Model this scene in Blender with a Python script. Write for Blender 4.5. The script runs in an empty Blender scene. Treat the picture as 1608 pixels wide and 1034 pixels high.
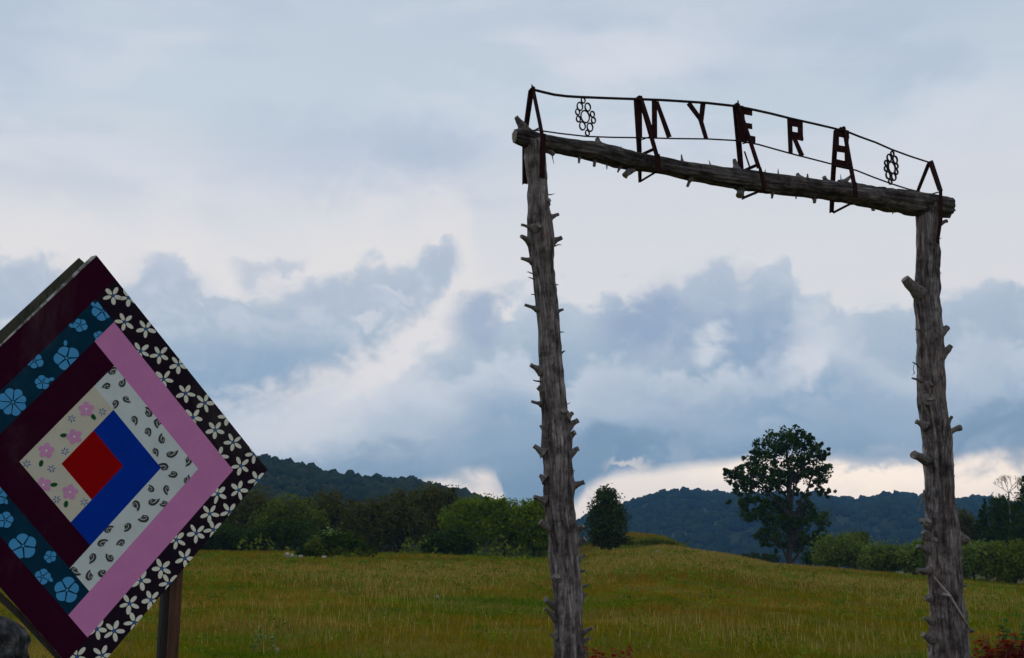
import bpy, math, random
import numpy as np
from mathutils import Vector, noise as mnoise

random.seed(7)
RNG = np.random.default_rng(11)
PI = math.pi
C = bpy.context.scene.collection

# ------------------------------------------------------------------ camera
F, CX, CY, HY, EYE = 1800.0, 804.0, 517.0, 880.0, 1.6
PITCH = math.atan((HY - CY) / F)
cd = bpy.data.cameras.new('camera')
cam = bpy.data.objects.new('camera', cd); C.objects.link(cam)
cd.sensor_width = 36; cd.lens = F / 1608 * 36
cd.clip_start = 0.05; cd.clip_end = 9000
cam.location = (0, 0, EYE); cam.rotation_euler = (PI / 2 + PITCH, 0, 0)
cd.dof.use_dof = True; cd.dof.focus_distance = 13.5; cd.dof.aperture_fstop = 7.1
bpy.context.scene.camera = cam
FW = Vector((0, math.cos(PITCH), math.sin(PITCH)))
UP = Vector((0, -math.sin(PITCH), math.cos(PITCH)))
EYEP = Vector((0, 0, EYE))


def ray(px, py):
    return FW + Vector((1, 0, 0)) * ((px - CX) / F) - UP * ((py - CY) / F)


def at(px, py, Y):
    r = ray(px, py)
    return EYEP + r * (Y / r.y)


def on_plane(px, py, P0, n):
    r = ray(px, py)
    return EYEP + r * ((P0 - EYEP).dot(n) / r.dot(n))


def azel(px, py):
    r = ray(px, py).normalized()
    return math.atan2(r.x, r.y), math.asin(r.z)


def lin(c):
    return tuple(((v / 255) / 12.92 if v / 255 <= 0.04045 else ((v / 255 + 0.055) / 1.055) ** 2.4) for v in c)


# ------------------------------------------------------------------ world: overcast sky with a cloud bank
SC = bpy.context.scene
W = bpy.data.worlds.new('World'); SC.world = W; W.use_nodes = True
nt = W.node_tree; nt.nodes.clear()
SKY_STRENGTH = 0.1
SUN_EL, SUN_ROT = math.radians(38), math.radians(-25)


def M(op, a, b=None, c=None, clamp=False, tree=None):
    t = tree or nt
    n = t.nodes.new('ShaderNodeMath'); n.operation = op; n.use_clamp = clamp
    for i, v in enumerate((a, b, c)):
        if v is None: continue
        if isinstance(v, (int, float)): n.inputs[i].default_value = v
        else: t.links.new(v, n.inputs[i])
    return n.outputs[0]


def smooth(v, lo, hi):
    n = nt.nodes.new('ShaderNodeMapRange'); n.interpolation_type = 'SMOOTHSTEP'
    nt.links.new(v, n.inputs[0])
    n.inputs[1].default_value = lo; n.inputs[2].default_value = hi
    n.inputs[3].default_value = 0; n.inputs[4].default_value = 1
    return n.outputs[0]


def mixc(f, a, b):
    n = nt.nodes.new('ShaderNodeMix'); n.data_type = 'RGBA'
    for s, v in ((0, f), (6, a), (7, b)):
        if isinstance(v, (int, float)): n.inputs[s].default_value = v
        elif isinstance(v, tuple): n.inputs[s].default_value = (*v, 1)
        else: nt.links.new(v, n.inputs[s])
    return n.outputs[2]


tc = nt.nodes.new('ShaderNodeTexCoord')
sep = nt.nodes.new('ShaderNodeSeparateXYZ'); nt.links.new(tc.outputs['Generated'], sep.inputs[0])
AZ = M('ARCTAN2', sep.outputs[0], sep.outputs[1])
EL = M('ARCSINE', sep.outputs[2])


def wnoise(scale, detail=5, rough=0.55, sz=1.0, off=(0, 0, 0), dist=0.0):
    mp = nt.nodes.new('ShaderNodeMapping'); nt.links.new(tc.outputs['Generated'], mp.inputs[0])
    mp.inputs['Scale'].default_value = (1, 1, sz); mp.inputs['Location'].default_value = off
    n = nt.nodes.new('ShaderNodeTexNoise'); n.inputs['Scale'].default_value = scale
    n.inputs['Detail'].default_value = detail; n.inputs['Roughness'].default_value = rough
    n.inputs['Distortion'].default_value = dist
    nt.links.new(mp.outputs[0], n.inputs['Vector'])
    return M('SUBTRACT', n.outputs['Fac'], 0.5)


def fcurve(pts):
    """elevation of a cloud outline (rad) as a function of azimuth; pts in picture coordinates of the view"""
    ae = sorted(azel(*p) for p in pts)
    f = nt.nodes.new('ShaderNodeFloatCurve')
    cv = f.mapping.curves[0]
    X = [(a + 0.6) / 1.2 for a, e in ae]; Y = [e / 0.6 for a, e in ae]
    while len(cv.points) < len(X) + 2: cv.points.new(0.5, 0.5)
    X = [0.0] + X + [1.0]; Y = [Y[0]] + Y + [Y[-1]]
    for p, x, y in zip(cv.points, X, Y):
        p.location = (x, y)
        p.handle_type = 'AUTO_CLAMPED'
    f.mapping.update()
    nt.links.new(M('MULTIPLY', M('ADD', AZ, 0.6), 1 / 1.2, clamp=True), f.inputs['Value'])
    return M('MULTIPLY', f.outputs[0], 0.6)


n_big = wnoise(3.2, 4, 0.5, 1.6)
n_mid = wnoise(9, 7, 0.56, 1.5, (3, 1, 2), 0.3)
n_fine = wnoise(26, 7, 0.6, 1.4, (1, 5, 0), 0.35)
n_soft = wnoise(5.5, 5, 0.5, 2.6, (7, 2, 9))
n_streak = wnoise(2.6, 5, 0.5, 6.0, (2, 8, 4), 0.6)
n_puff = wnoise(15, 8, 0.62, 1.2, (9, 9, 1), 0.8)
n_vf = wnoise(70, 5, 0.6, 1.2, (4, 4, 7), 0.5)
def bil(scale, off):
    return M('ABSOLUTE', wnoise(scale, 3, 0.5, 1.3, off, 0.5))


b1, b2, b3 = bil(7, (2, 2, 5)), bil(17, (5, 1, 8)), bil(42, (3, 6, 2))
edge = M('SUBTRACT', M('ADD', M('MULTIPLY', n_mid, 0.03), M('MULTIPLY', n_fine, 0.022)),
         M('ADD', M('ADD', M('MULTIPLY', b1, 0.10), M('MULTIPLY', b2, 0.075)), M('MULTIPLY', b3, 0.035)))
edge = M('ADD', edge, 0.016)
ELw = M('ADD', EL, edge)
AZw = M('ADD', AZ, M('ADD', M('MULTIPLY', n_mid, 0.04), M('MULTIPLY', n_puff, 0.035)))


def blob(px, py, rx, ry, rot=0, soft=1.0, namp=0.5):
    """soft 0..1 mask of an elongated cloud patch"""
    a0, e0 = azel(px, py); c, s = math.cos(rot), math.sin(rot)
    da, de = M('SUBTRACT', AZw, a0), M('SUBTRACT', ELw, e0)
    u = M('ADD', M('MULTIPLY', da, c / (rx / F)), M('MULTIPLY', de, s / (rx / F)))
    v = M('ADD', M('MULTIPLY', da, -s / (ry / F)), M('MULTIPLY', de, c / (ry / F)))
    d = M('SQRT', M('ADD', M('MULTIPLY', u, u), M('MULTIPLY', v, v)))
    d = M('ADD', d, M('MULTIPLY', n_puff, namp))
    return smooth(M('SUBTRACT', 1.0, d), -0.5 * soft, 0.5 * soft)


# high veil: cream at the horizon, pale lavender above, grey-blue overhead with streaks
ramp = nt.nodes.new('ShaderNodeValToRGB'); cr = ramp.color_ramp; cr.interpolation = 'EASE'
stops = [(0.0, (1.42, 1.17, 0.93)), (azel(804, 750)[1], (1.36, 1.14, 0.94)), (azel(804, 640)[1], (236, 232, 230)),
         (azel(804, 420)[1], (224, 225, 229)), (azel(804, 310)[1], (217, 221, 228)),
         (azel(804, 190)[1], (198, 211, 223)), (azel(804, 10)[1], (193, 206, 220)), (0.9, (178, 190, 210)), (1.5, (170, 184, 206))]
while len(cr.elements) < len(stops): cr.elements.new(0.5)
for e, (p, c) in zip(cr.elements, stops): e.position = p / 1.6; e.color = (*(c if max(c) < 3 else lin(c)), 1)
nt.links.new(M('MULTIPLY', M('ADD', EL, M('MULTIPLY', n_streak, 0.05)), 1 / 1.6, clamp=True), ramp.inputs[0])
col = ramp.outputs[0]
hi = smooth(EL, azel(804, 400)[1], azel(804, 250)[1])
col = mixc(M('MULTIPLY', smooth(n_streak, 0.0, 0.16), M('MULTIPLY', hi, 0.75)), col, lin((214, 219, 230)))
col = mixc(M('MULTIPLY', smooth(n_soft, 0.02, 0.2), M('MULTIPLY', hi, 0.6)), col, lin((180, 195, 215)))
for px, py, rx, ry, k in [(150, 95, 90, 30, .5), (1090, 60, 130, 35, .5), (1500, 190, 130, 45, .5), (700, 170, 120, 30, .35), (950, 110, 90, 25, .4)]:
    col = mixc(M('MULTIPLY', blob(px, py, rx, ry, 0.1, 1.8, 0.7), k), col, lin((222, 226, 235)))
for px, py, rx, ry, k in [(560, 235, 200, 50, .4), (30, 60, 150, 50, .3), (1300, 20, 200, 45, .3)]:
    col = mixc(M('MULTIPLY', blob(px, py, rx, ry, 0.05, 1.8, 0.5), k), col, lin((168, 186, 210)))

# left bank
topA = fcurve([(-300, 400), (-60, 395), (60, 402), (130, 440), (190, 446), (235, 412), (275, 402), (305, 425), (345, 452), (380, 452), (430, 448),
               (480, 436), (540, 408), (580, 402), (640, 412), (668, 375), (700, 368), (722, 380), (750, 470), (860, 620), (1100, 800), (1500, 870)])
botA = fcurve([(-300, 650), (60, 640), (250, 640), (330, 618), (400, 600), (500, 560), (570, 535), (620, 505), (660, 475), (700, 440), (725, 375), (800, 372), (1500, 372)])
mA = M('MULTIPLY', smooth(M('SUBTRACT', topA, ELw), -0.007, 0.012), smooth(M('SUBTRACT', ELw, botA), -0.022, 0.014))
colA = mixc(smooth(M('ADD', EL, M('MULTIPLY', n_mid, 0.05)), azel(400, 600)[1], azel(400, 470)[1]), lin((152, 179, 202)), lin((184, 197, 212)))
colA = mixc(M('MULTIPLY', smooth(M('ADD', b2, M('MULTIPLY', b3, 0.5)), 0.03, 0.2), 0.45), colA, lin((212, 217, 229)))
colA = mixc(M('MULTIPLY', smooth(n_puff, 0.0, 0.2), 0.35), colA, lin((212, 216, 227)))
colA = mixc(M('MULTIPLY', smooth(n_fine, 0.02, 0.22), 0.35), colA, lin((160, 177, 203)))
# brighten the veil just above the bank (lit rims)
col = mixc(M('MULTIPLY', smooth(M('SUBTRACT', ELw, topA), 0.075, 0.004), 0.55), col, lin((238, 233, 231)))

# lower mass across the view
topC = fcurve([(-300, 640), (330, 618), (420, 610), (560, 600), (640, 560), (700, 520), (760, 490), (830, 460), (870, 446), (930, 470), (975, 462), (1020, 462),
               (1062, 440), (1080, 418), (1130, 403), (1152, 418), (1166, 437), (1190, 412), (1235, 398), (1245, 432), (1290, 452), (1318, 462), (1335, 486),
               (1400, 476), (1470, 452), (1540, 432), (1580, 418), (1608, 440), (1900, 430)])
botC = fcurve([(-300, 720), (300, 740), (560, 765), (690, 750), (740, 738), (780, 748), (800, 800), (850, 800), (905, 792), (925, 765), (985, 745), (1040, 738), (1140, 722),
               (1220, 714), (1300, 716), (1380, 722), (1450, 724), (1530, 714), (1608, 702), (1900, 690)])
mC = M('MULTIPLY', smooth(M('SUBTRACT', topC, ELw), -0.005, 0.010),
       smooth(M('SUBTRACT', M('ADD', EL, M('ADD', M('MULTIPLY', n_mid, 0.012), M('MULTIPLY', n_soft, 0.02))), botC), -0.006, 0.007))


def bank(top, H, light, dark, e0=-0.004, e1=0.009, k=0.35):
    """one rank of cumulus: mask from its outline and a light top falling to a dark base"""
    d = M('SUBTRACT', top, ELw)
    t_ = smooth(M('ADD', d, M('MULTIPLY', n_soft, 0.03)), 0.0, H / F)
    c_ = mixc(t_, lin(light), lin(dark))
    c_ = mixc(M('MULTIPLY', smooth(M('ADD', b2, M('MULTIPLY', b3, 0.5)), 0.04, 0.22), k), c_, lin((219, 224, 231)))
    c_ = mixc(M('MULTIPLY', smooth(n_puff, 0.05, 0.25), k * 0.8), c_, lin((140, 168, 198)))
    return smooth(d, e0, e1), c_


m1, colC = bank(topC, 150, (188, 201, 216), (146, 173, 197))
top2 = fcurve([(-300, 660), (340, 650), (430, 640), (500, 615), (560, 590), (640, 578), (700, 600), (750, 560), (800, 545), (850, 560), (890, 590), (930, 560), (1000, 572), (1090, 590), (1170, 560),
               (1230, 520), (1290, 500), (1340, 520), (1420, 552), (1500, 520), (1550, 500), (1608, 515), (1900, 520)])
m2, c2 = bank(top2, 120, (210, 217, 228), (150, 176, 203), -0.010, 0.018, 0.3)
colC = mixc(M('MULTIPLY', m2, 0.85), colC, c2)
top3 = fcurve([(-300, 720), (300, 700), (420, 705), (520, 680), (620, 655), (700, 690), (780, 655), (860, 668), (950, 632), (1040, 660), (1150, 648), (1240, 650), (1330, 612), (1430, 640), (1540, 600), (1608, 612), (1900, 640)])
m3, c3 = bank(top3, 95, (178, 196, 214), (124, 155, 184), -0.014, 0.022, 0.22)
colC = mixc(M('MULTIPLY', m3, 0.8), colC, c3)
col = mixc(mC, col, colC)
LIGHT, DARK = (219, 223, 231), (137, 162, 191)
for px, py, rx, ry, rot, k, c in [
        (520, 640, 130, 40, 0.35, .75, LIGHT), (640, 545, 110, 28, 0.5, .8, (232, 230, 233)), (430, 640, 90, 35, 0.1, .5, LIGHT),
        (710, 640, 70, 35, 0.0, .3, LIGHT), (620, 690, 80, 35, 0, .35, LIGHT), (755, 497, 42, 30, 0, .85, (160, 178, 203)),
        (640, 730, 160, 22, 0, .5, (142, 168, 192)), (780, 690, 80, 60, 0, .5, (134, 163, 189)),
        (1010, 505, 62, 42, 0, .8, (146, 167, 197)), (1150, 535, 110, 38, 0.0, .65, (148, 170, 199)), (1130, 450, 80, 40, 0, .45, (170, 184, 206)),
        (1110, 540, 24, 26, 0, .8, (222, 226, 233)), (1265, 560, 42, 22, 0.6, .8, (226, 228, 234)), (950, 615, 60, 26, 0, .55, (188, 200, 215)),
        (1290, 520, 40, 40, 0.5, .55, LIGHT), (1050, 560, 50, 30, 0, .5, (186, 198, 214)),
        (970, 700, 120, 34, 0, .8, (121, 152, 181)), (1120, 640, 110, 26, 0, .4, (140, 167, 193)), (1330, 660, 110, 40, 0, .55, (146, 172, 197)),
        (1560, 680, 90, 38, 0.05, .8, (128, 156, 184)), (1380, 700, 80, 14, 0.1, .6, (172, 188, 205)), (1540, 500, 60, 50, 0, .4, (170, 186, 206)),
        (1400, 540, 60, 50, 0, .3, (158, 180, 203)), (1370, 470, 30, 16, 0, .5, LIGHT), (835, 775, 48, 26, 0, .9, (128, 158, 185)), (900, 740, 70, 22, 0, .7, (126, 156, 183)),
        (985, 742, 32, 7, 0, .7, (240, 232, 224))]:
    col = mixc(M('MULTIPLY', blob(px, py, rx, ry, rot, 1.5, 0.8), k), col, lin(c))
col = mixc(mA, col, colA)
for px, py, rx, ry, rot, k in [(445, 402, 27, 13, 0.35, .6), (398, 424, 24, 17, 0.2, .6), (500, 450, 60, 20, 0, .4), (250, 440, 60, 30, 0, .4), (20, 440, 90, 32, 0, .5), (690, 400, 22, 26, -0.6, .4)]:
    col = mixc(M('MULTIPLY', blob(px, py, rx, ry, rot, 1.5, 1.1), k), col, lin((178, 191, 212)))
for px, py, rx, ry, rot, k in [(575, 490, 20, 10, 0, .5), (625, 455, 20, 8, 0, .4), (330, 450, 22, 12, 0, .6), (60, 520, 60, 30, 0, .5)]:
    col = mixc(M('MULTIPLY', blob(px, py, rx, ry, rot, 1.0, 1.2), k), col, lin((226, 226, 232)))
col = mixc(M('MULTIPLY', blob(390, 570, 120, 34, 0.1, 1.6, 0.5), .7), col, lin((146, 171, 199)))

# under the horizon: plain dull ground bounce
nish = nt.nodes.new('ShaderNodeTexSky'); nish.sky_type = 'NISHITA'; nish.sun_disc = False
nish.sun_elevation = SUN_EL; nish.sun_rotation = SUN_ROT
sc = nt.nodes.new('ShaderNodeVectorMath'); sc.operation = 'SCALE'; nt.links.new(col, sc.inputs[0]); sc.inputs['Scale'].default_value = 1.0 / SKY_STRENGTH
fin = mixc(0.03, sc.outputs[0], nish.outputs[0])
bg = nt.nodes.new('ShaderNodeBackground'); bg.inputs[1].default_value = SKY_STRENGTH
nt.links.new(fin, bg.inputs[0])
wo = nt.nodes.new('ShaderNodeOutputWorld'); nt.links.new(bg.outputs[0], wo.inputs[0])

# ------------------------------------------------------------------ sun behind thick cloud
sd = bpy.data.lights.new('sun', 'SUN'); sun = bpy.data.objects.new('sun', sd); C.objects.link(sun)
sd.energy = 0.8; sd.angle = math.radians(30); sd.color = (1.0, 0.95, 0.88)
# sun_rotation is clockwise from +Y seen from above
sdir = Vector((math.sin(SUN_ROT) * math.cos(SUN_EL), math.cos(SUN_ROT) * math.cos(SUN_EL), math.sin(SUN_EL)))
sun.rotation_euler = sdir.to_track_quat('Z', 'Y').to_euler(); sun.location = (0, 0, 60)
SC.view_settings.view_transform = 'Standard'; SC.view_settings.look = 'None'
SC.view_settings.exposure = 0.0; SC.view_settings.gamma = 1.0; SC.view_settings.use_curve_mapping = False


# ------------------------------------------------------------------ object helpers
def tag(o, label=None, cat=None, group=None, kind=None):
    if label: o['label'] = label
    if cat: o['category'] = cat
    if group: o['group'] = group
    if kind: o['kind'] = kind
    return o


def thing(name, label, cat, loc, group=None):
    o = bpy.data.objects.new(name, None); C.objects.link(o)
    o.location = loc; o.empty_display_size = 0.2
    return tag(o, label, cat, group)


def base_of(parent):
    while parent is not None and parent.parent is not None: parent = parent.parent
    return Vector(parent.location) if parent else Vector((0, 0, 0))


def link(name, me, mat, parent=None):
    o = bpy.data.objects.new(name, me); C.objects.link(o)
    for m in (mat if isinstance(mat, (list, tuple)) else [mat]): me.materials.append(m)
    if parent: o.parent = parent
    return o


class MB:
    def __init__(s): s.v = []; s.f = []; s.uv = {}; s.mi = []

    def add(s, vs, fs, mi=0):
        k = len(s.v); s.v += [Vector(v) for v in vs]
        for f in fs: s.f.append([i + k for i in f]); s.mi.append(mi)

    def prism(s, poly, ext):
        """closed slab: polygon in space swept by vector ext"""
        n = len(poly); a = [Vector(p) for p in poly]; b = [p + ext for p in a]
        s.add(a + b, [list(range(n))[::-1], list(range(n, 2 * n))] + [[i, (i + 1) % n, n + (i + 1) % n, n + i] for i in range(n)])

    def tube(s, pts, rad, sides=8, cap=True, mi=0, jit=0.0):
        pts = [Vector(p) for p in pts]; rings = []
        ref = Vector((0.13, 0.2, 0.97))
        for i, p in enumerate(pts):
            d = (pts[min(i + 1, len(pts) - 1)] - pts[max(i - 1, 0)]).normalized()
            r_ = ref if abs(d.dot(ref)) < 0.93 else Vector((1, 0.1, 0))
            a = d.cross(r_).normalized(); b = d.cross(a)
            rr = rad[i] if hasattr(rad, '__len__') else rad
            rings.append([p + (a * math.cos(2 * PI * k / sides) + b * math.sin(2 * PI * k / sides)) * rr * (1 + random.uniform(-jit, jit)) for k in range(sides)])
        vs = [v for r in rings for v in r]; fs = []
        for i in range(len(pts) - 1):
            for k in range(sides):
                k2 = (k + 1) % sides
                fs.append([i * sides + k, i * sides + k2, (i + 1) * sides + k2, (i + 1) * sides + k])
        if cap:
            fs.append(list(range(sides))[::-1]); fs.append([(len(pts) - 1) * sides + k for k in range(sides)])
        s.add(vs, fs, mi)

    def build(s, name, mat, parent=None, smooth_=False):
        o0 = base_of(parent)
        me = bpy.data.meshes.new(name)
        me.from_pydata([v - o0 for v in s.v], [], s.f)
        if smooth_: me.polygons.foreach_set('use_smooth', [True] * len(me.polygons))
        o = link(name, me, mat, parent)
        if any(s.mi): me.polygons.foreach_set('material_index', s.mi)
        me.update()
        return o


def np_mesh(name, V, Fc, mat, parent=None, tint=None, smooth_=False):
    """V (n,3); Fc (m,k) with k = 3 or 4; tint per face"""
    o0 = base_of(parent); V = V - np.array(o0)
    me = bpy.data.meshes.new(name); m, k = Fc.shape
    me.vertices.add(len(V)); me.vertices.foreach_set('co', V.astype(np.float32).ravel())
    me.loops.add(m * k); me.loops.foreach_set('vertex_index', Fc.astype(np.int32).ravel())
    me.polygons.add(m); me.polygons.foreach_set('loop_start', np.arange(0, m * k, k, dtype=np.int32))
    me.polygons.foreach_set('loop_total', np.full(m, k, dtype=np.int32))
    if smooth_: me.polygons.foreach_set('use_smooth', np.ones(m, dtype=bool))
    if tint is not None:
        a = me.attributes.new('tint', 'FLOAT', 'FACE'); a.data.foreach_set('value', tint.astype(np.float32))
    me.update(calc_edges=True)
    return link(name, me, mat, parent)


# ------------------------------------------------------------------ materials
def mat(name, rough=0.9, spec=0.2):
    m = bpy.data.materials.new(name); m.use_nodes = True
    t = m.node_tree; b = t.nodes['Principled BSDF']
    b.inputs['Roughness'].default_value = rough; b.inputs['Specular IOR Level'].default_value = spec
    return m, t, b


def mnode(t, typ, **kw):
    n = t.nodes.new(typ)
    for k, v in kw.items(): setattr(n, k, v)
    return n


def mnoise_tex(t, scale, detail=4, rough=0.6, vec=None, stretch=None, dist=0.0):
    n = t.nodes.new('ShaderNodeTexNoise'); n.inputs['Scale'].default_value = scale
    n.inputs['Detail'].default_value = detail; n.inputs['Roughness'].default_value = rough; n.inputs['Distortion'].default_value = dist
    if vec is None:
        g = t.nodes.new('ShaderNodeNewGeometry'); vec = g.outputs['Position']
    if stretch:
        mp = t.nodes.new('ShaderNodeMapping'); mp.inputs['Scale'].default_value = stretch
        t.links.new(vec, mp.inputs[0]); vec = mp.outputs[0]
    t.links.new(vec, n.inputs['Vector'])
    return n.outputs['Fac']


def mramp(t, fac, stops):
    r = t.nodes.new('ShaderNodeValToRGB'); e = r.color_ramp
    while len(e.elements) < len(stops): e.elements.new(0.5)
    for el, (p, c) in zip(e.elements, stops): el.position = p; el.color = (*c, 1)
    t.links.new(fac, r.inputs[0]); return r.outputs[0]


def smoothm(t, v, lo, hi):
    n = t.nodes.new('ShaderNodeMapRange'); n.interpolation_type = 'SMOOTHSTEP'; t.links.new(v, n.inputs[0])
    n.inputs[1].default_value = lo; n.inputs[2].default_value = hi
    return n.outputs[0]


def mmix(t, f, a, b, mode='MIX'):
    n = t.nodes.new('ShaderNodeMix'); n.data_type = 'RGBA'; n.blend_type = mode
    for s, v in ((0, f), (6, a), (7, b)):
        if isinstance(v, (int, float)): n.inputs[s].default_value = v
        elif isinstance(v, tuple): n.inputs[s].default_value = (*v, 1)
        else: t.links.new(v, n.inputs[s])
    return n.outputs[2]


def mbump(t, b, h, strength=0.5, dist=0.01):
    n = t.nodes.new('ShaderNodeBump'); n.inputs['Strength'].default_value = strength; n.inputs['Distance'].default_value = dist
    t.links.new(h, n.inputs['Height']); t.links.new(n.outputs[0], b.inputs['Normal'])


def foliage_mat(name, dark, light, transl=0.3, scale=0.35):
    m, t, b = mat(name, 0.9, 0.0)
    a = t.nodes.new('ShaderNodeAttribute'); a.attribute_name = 'tint'
    n = mnoise_tex(t, scale, 3, 0.6)
    s = M('ADD', M('MULTIPLY', a.outputs['Fac'], 0.65, tree=t), M('MULTIPLY', n, 0.5, tree=t), tree=t)
    c = mramp(t, s, [(0.1, dark), (0.9, light)])
    t.links.new(c, b.inputs['Base Color'])
    tr = t.nodes.new('ShaderNodeBsdfTranslucent'); t.links.new(c, tr.inputs[0])
    mx = t.nodes.new('ShaderNodeMixShader'); mx.inputs[0].default_value = transl
    t.links.new(b.outputs[0], mx.inputs[1]); t.links.new(tr.outputs[0], mx.inputs[2])
    t.links.new(mx.outputs[0], t.nodes['Material Output'].inputs[0])
    return m


def log_mat(name, warm=0.5, moss=0.3, tone=1.0):
    """weathered barkless cedar: long grey grain, dark checks, rusty heartwood streaks"""
    m, t, b = mat(name, 0.88, 0.15)
    uv = t.nodes.new('ShaderNodeUVMap').outputs[0]
    g1 = mnoise_tex(t, 1.0, 6, 0.65, uv, (24, 3.2, 1), 0.9)
    g2 = mnoise_tex(t, 1.0, 5, 0.6, uv, (9, 0.7, 1), 0.8)
    g3 = mnoise_tex(t, 1.0, 4, 0.6, uv, (60, 5, 1), 0.2)
    c = mramp(t, g1, [(0.28, (0.045, 0.037, 0.036)), (0.43, (0.17, 0.148, 0.145)), (0.57, (0.26, 0.232, 0.228)), (0.72, (0.50, 0.465, 0.46))])
    lowf = mramp(t, mnoise_tex(t, 1.0, 5, 0.7, uv, (6, 0.9, 1), 1.2), [(0.36, (0.28, 0.26, 0.25)), (0.52, (0.85, 0.83, 0.82)), (0.68, (1.35, 1.3, 1.3))])
    c = mmix(t, 1.0, c, lowf, 'MULTIPLY')
    wf = mramp(t, g2, [(0.50, (0, 0, 0)), (0.66, (1, 1, 1))])
    c = mmix(t, M('MULTIPLY', wf, warm, tree=t), c, (0.16, 0.085, 0.055), 'MIX')
    gn = mnoise_tex(t, 3.0, 5, 0.6)
    mf = mramp(t, gn, [(0.60, (0, 0, 0)), (0.72, (1, 1, 1))])
    c = mmix(t, M('MULTIPLY', mf, moss, tree=t), c, (0.07, 0.075, 0.04))
    ck = mramp(t, g3, [(0.36, (0, 0, 0)), (0.42, (1, 1, 1))])
    c = mmix(t, M('MULTIPLY', M('SUBTRACT', 1, ck, tree=t), 0.7, tree=t), c, (0.03, 0.024, 0.022))
    bl = mnoise_tex(t, 5.5, 6, 0.7)
    c = mmix(t, 1.0, c, mramp(t, bl, [(0.38, (0.35 * tone, 0.33 * tone, 0.32 * tone)), (0.56, (tone, tone, tone)), (0.72, (1.25 * tone, 1.25 * tone, 1.22 * tone))]), 'MULTIPLY')
    lc = mnoise_tex(t, 26, 4, 0.6)
    c = mmix(t, M('MULTIPLY', mramp(t, lc, [(0.62, (0, 0, 0)), (0.68, (1, 1, 1))]), moss * 0.6, tree=t), c, (0.20, 0.21, 0.17))
    t.links.new(c, b.inputs['Base Color'])
    h = M('ADD', M('MULTIPLY', g1, 1.0, tree=t), M('MULTIPLY', g3, 0.4, tree=t), tree=t)
    mbump(t, b, h, 1.0, 0.03)
    return m


MAT = {}
MAT['log_left'] = log_mat('weathered_cedar', 0.25, 0.25, 1.2)
MAT['log_right'] = log_mat('weathered_cedar_reddish', 0.6, 0.3, 1.15)
MAT['log_beam'] = log_mat('weathered_cedar_lichen', 0.5, 0.8, 0.62)
m, t, b = mat('cut_wood', 0.85)
n = mnoise_tex(t, 22, 5, 0.65); t.links.new(mramp(t, n, [(0.3, (0.09, 0.07, 0.055)), (0.7, (0.27, 0.235, 0.205))]), b.inputs['Base Color']); MAT['cut'] = m
m, t, b = mat('stub_wood', 0.9)
n = mnoise_tex(t, 30, 5, 0.65); t.links.new(mramp(t, n, [(0.3, (0.045, 0.038, 0.035)), (0.7, (0.20, 0.175, 0.165))]), b.inputs['Base Color']); mbump(t, b, n, 0.6, 0.01); MAT['stub'] = m
m, t, b = mat('bleached_wood', 0.85)
n = mnoise_tex(t, 25, 5, 0.6); t.links.new(mramp(t, n, [(0.3, (0.20, 0.17, 0.155)), (0.7, (0.42, 0.37, 0.35))]), b.inputs['Base Color']); MAT['bleached'] = m
m, t, b = mat('rusty_iron', 0.85, 0.06)
n = mnoise_tex(t, 14, 6, 0.7)
t.links.new(mramp(t, n, [(0.32, (0.012, 0.006, 0.006)), (0.55, (0.026, 0.008, 0.007)), (0.74, (0.095, 0.018, 0.012))]), b.inputs['Base Color']); mbump(t, b, n, 0.4, 0.003)
MAT['rust'] = m
m, t, b = mat('dark_iron', 0.85, 0.06)
n = mnoise_tex(t, 30, 4, 0.6); t.links.new(mramp(t, n, [(0.3, (0.012, 0.011, 0.012)), (0.75, (0.05, 0.032, 0.03))]), b.inputs['Base Color']); MAT['iron'] = m


def paint(name, c, var=0.12, wear=None):
    m, t, b = mat(name, 0.8, 0.03)
    n = mnoise_tex(t, 5, 6, 0.65); n2 = mnoise_tex(t, 260, 2, 0.6)
    f = M('ADD', M('MULTIPLY', n, 0.6, tree=t), M('MULTIPLY', n2, 0.4, tree=t), tree=t)
    lo = tuple(v * (1 - var) for v in c); hi_ = tuple(min(1, v * (1 + var)) for v in c)
    cc = mramp(t, f, [(0.3, lo), (0.7, hi_)])
    st_ = mnoise_tex(t, 1.3, 7, 0.7, None, (1, 1, 0.5), 0.6)
    cc = mmix(t, M('MULTIPLY', smoothm(t, st_, 0.5, 0.75), 0.16, tree=t), cc, (0.20, 0.19, 0.17))
    if wear:
        n3 = mnoise_tex(t, 9, 8, 0.75)
        cc = mmix(t, mramp(t, n3, [(0.64, (0, 0, 0)), (0.70, (1, 1, 1))]), cc, wear)
    t.links.new(cc, b.inputs['Base Color'])
    mbump(t, b, n2, 0.15, 0.002)
    return m


P = {k: paint('paint_' + k, c, v, w) for k, (c, v, w) in {
    'maroon': ((0.030, 0.002, 0.013), .25, None), 'navy': ((0.0025, 0.030, 0.058), .25, None), 'pink': ((0.58, 0.21, 0.44), .09, None),
    'white': ((0.58, 0.63, 0.62), .09, None), 'cream': ((0.56, 0.52, 0.42), .08, None), 'red': ((0.28, 0.0012, 0.0018), .15, None),
    'blue': ((0.001, 0.032, 0.31), .15, None), 'black': ((0.015, 0.008, 0.015), .25, None), 'petal': ((0.70, 0.69, 0.58), .08, None),
    'sky': ((0.065, 0.30, 0.58), .10, None), 'blush': ((0.60, 0.27, 0.47), .08, None), 'leaf': ((0.01, 0.085, 0.025), .1, None),
    'ink': ((0.05, 0.05, 0.045), .2, None), 'midblue': ((0.03, 0.12, 0.36), .15, None), 'grey': ((0.36, 0.37, 0.36), .15, None)}.items()}
m, t, b = mat('board_edge', 0.85)
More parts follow.
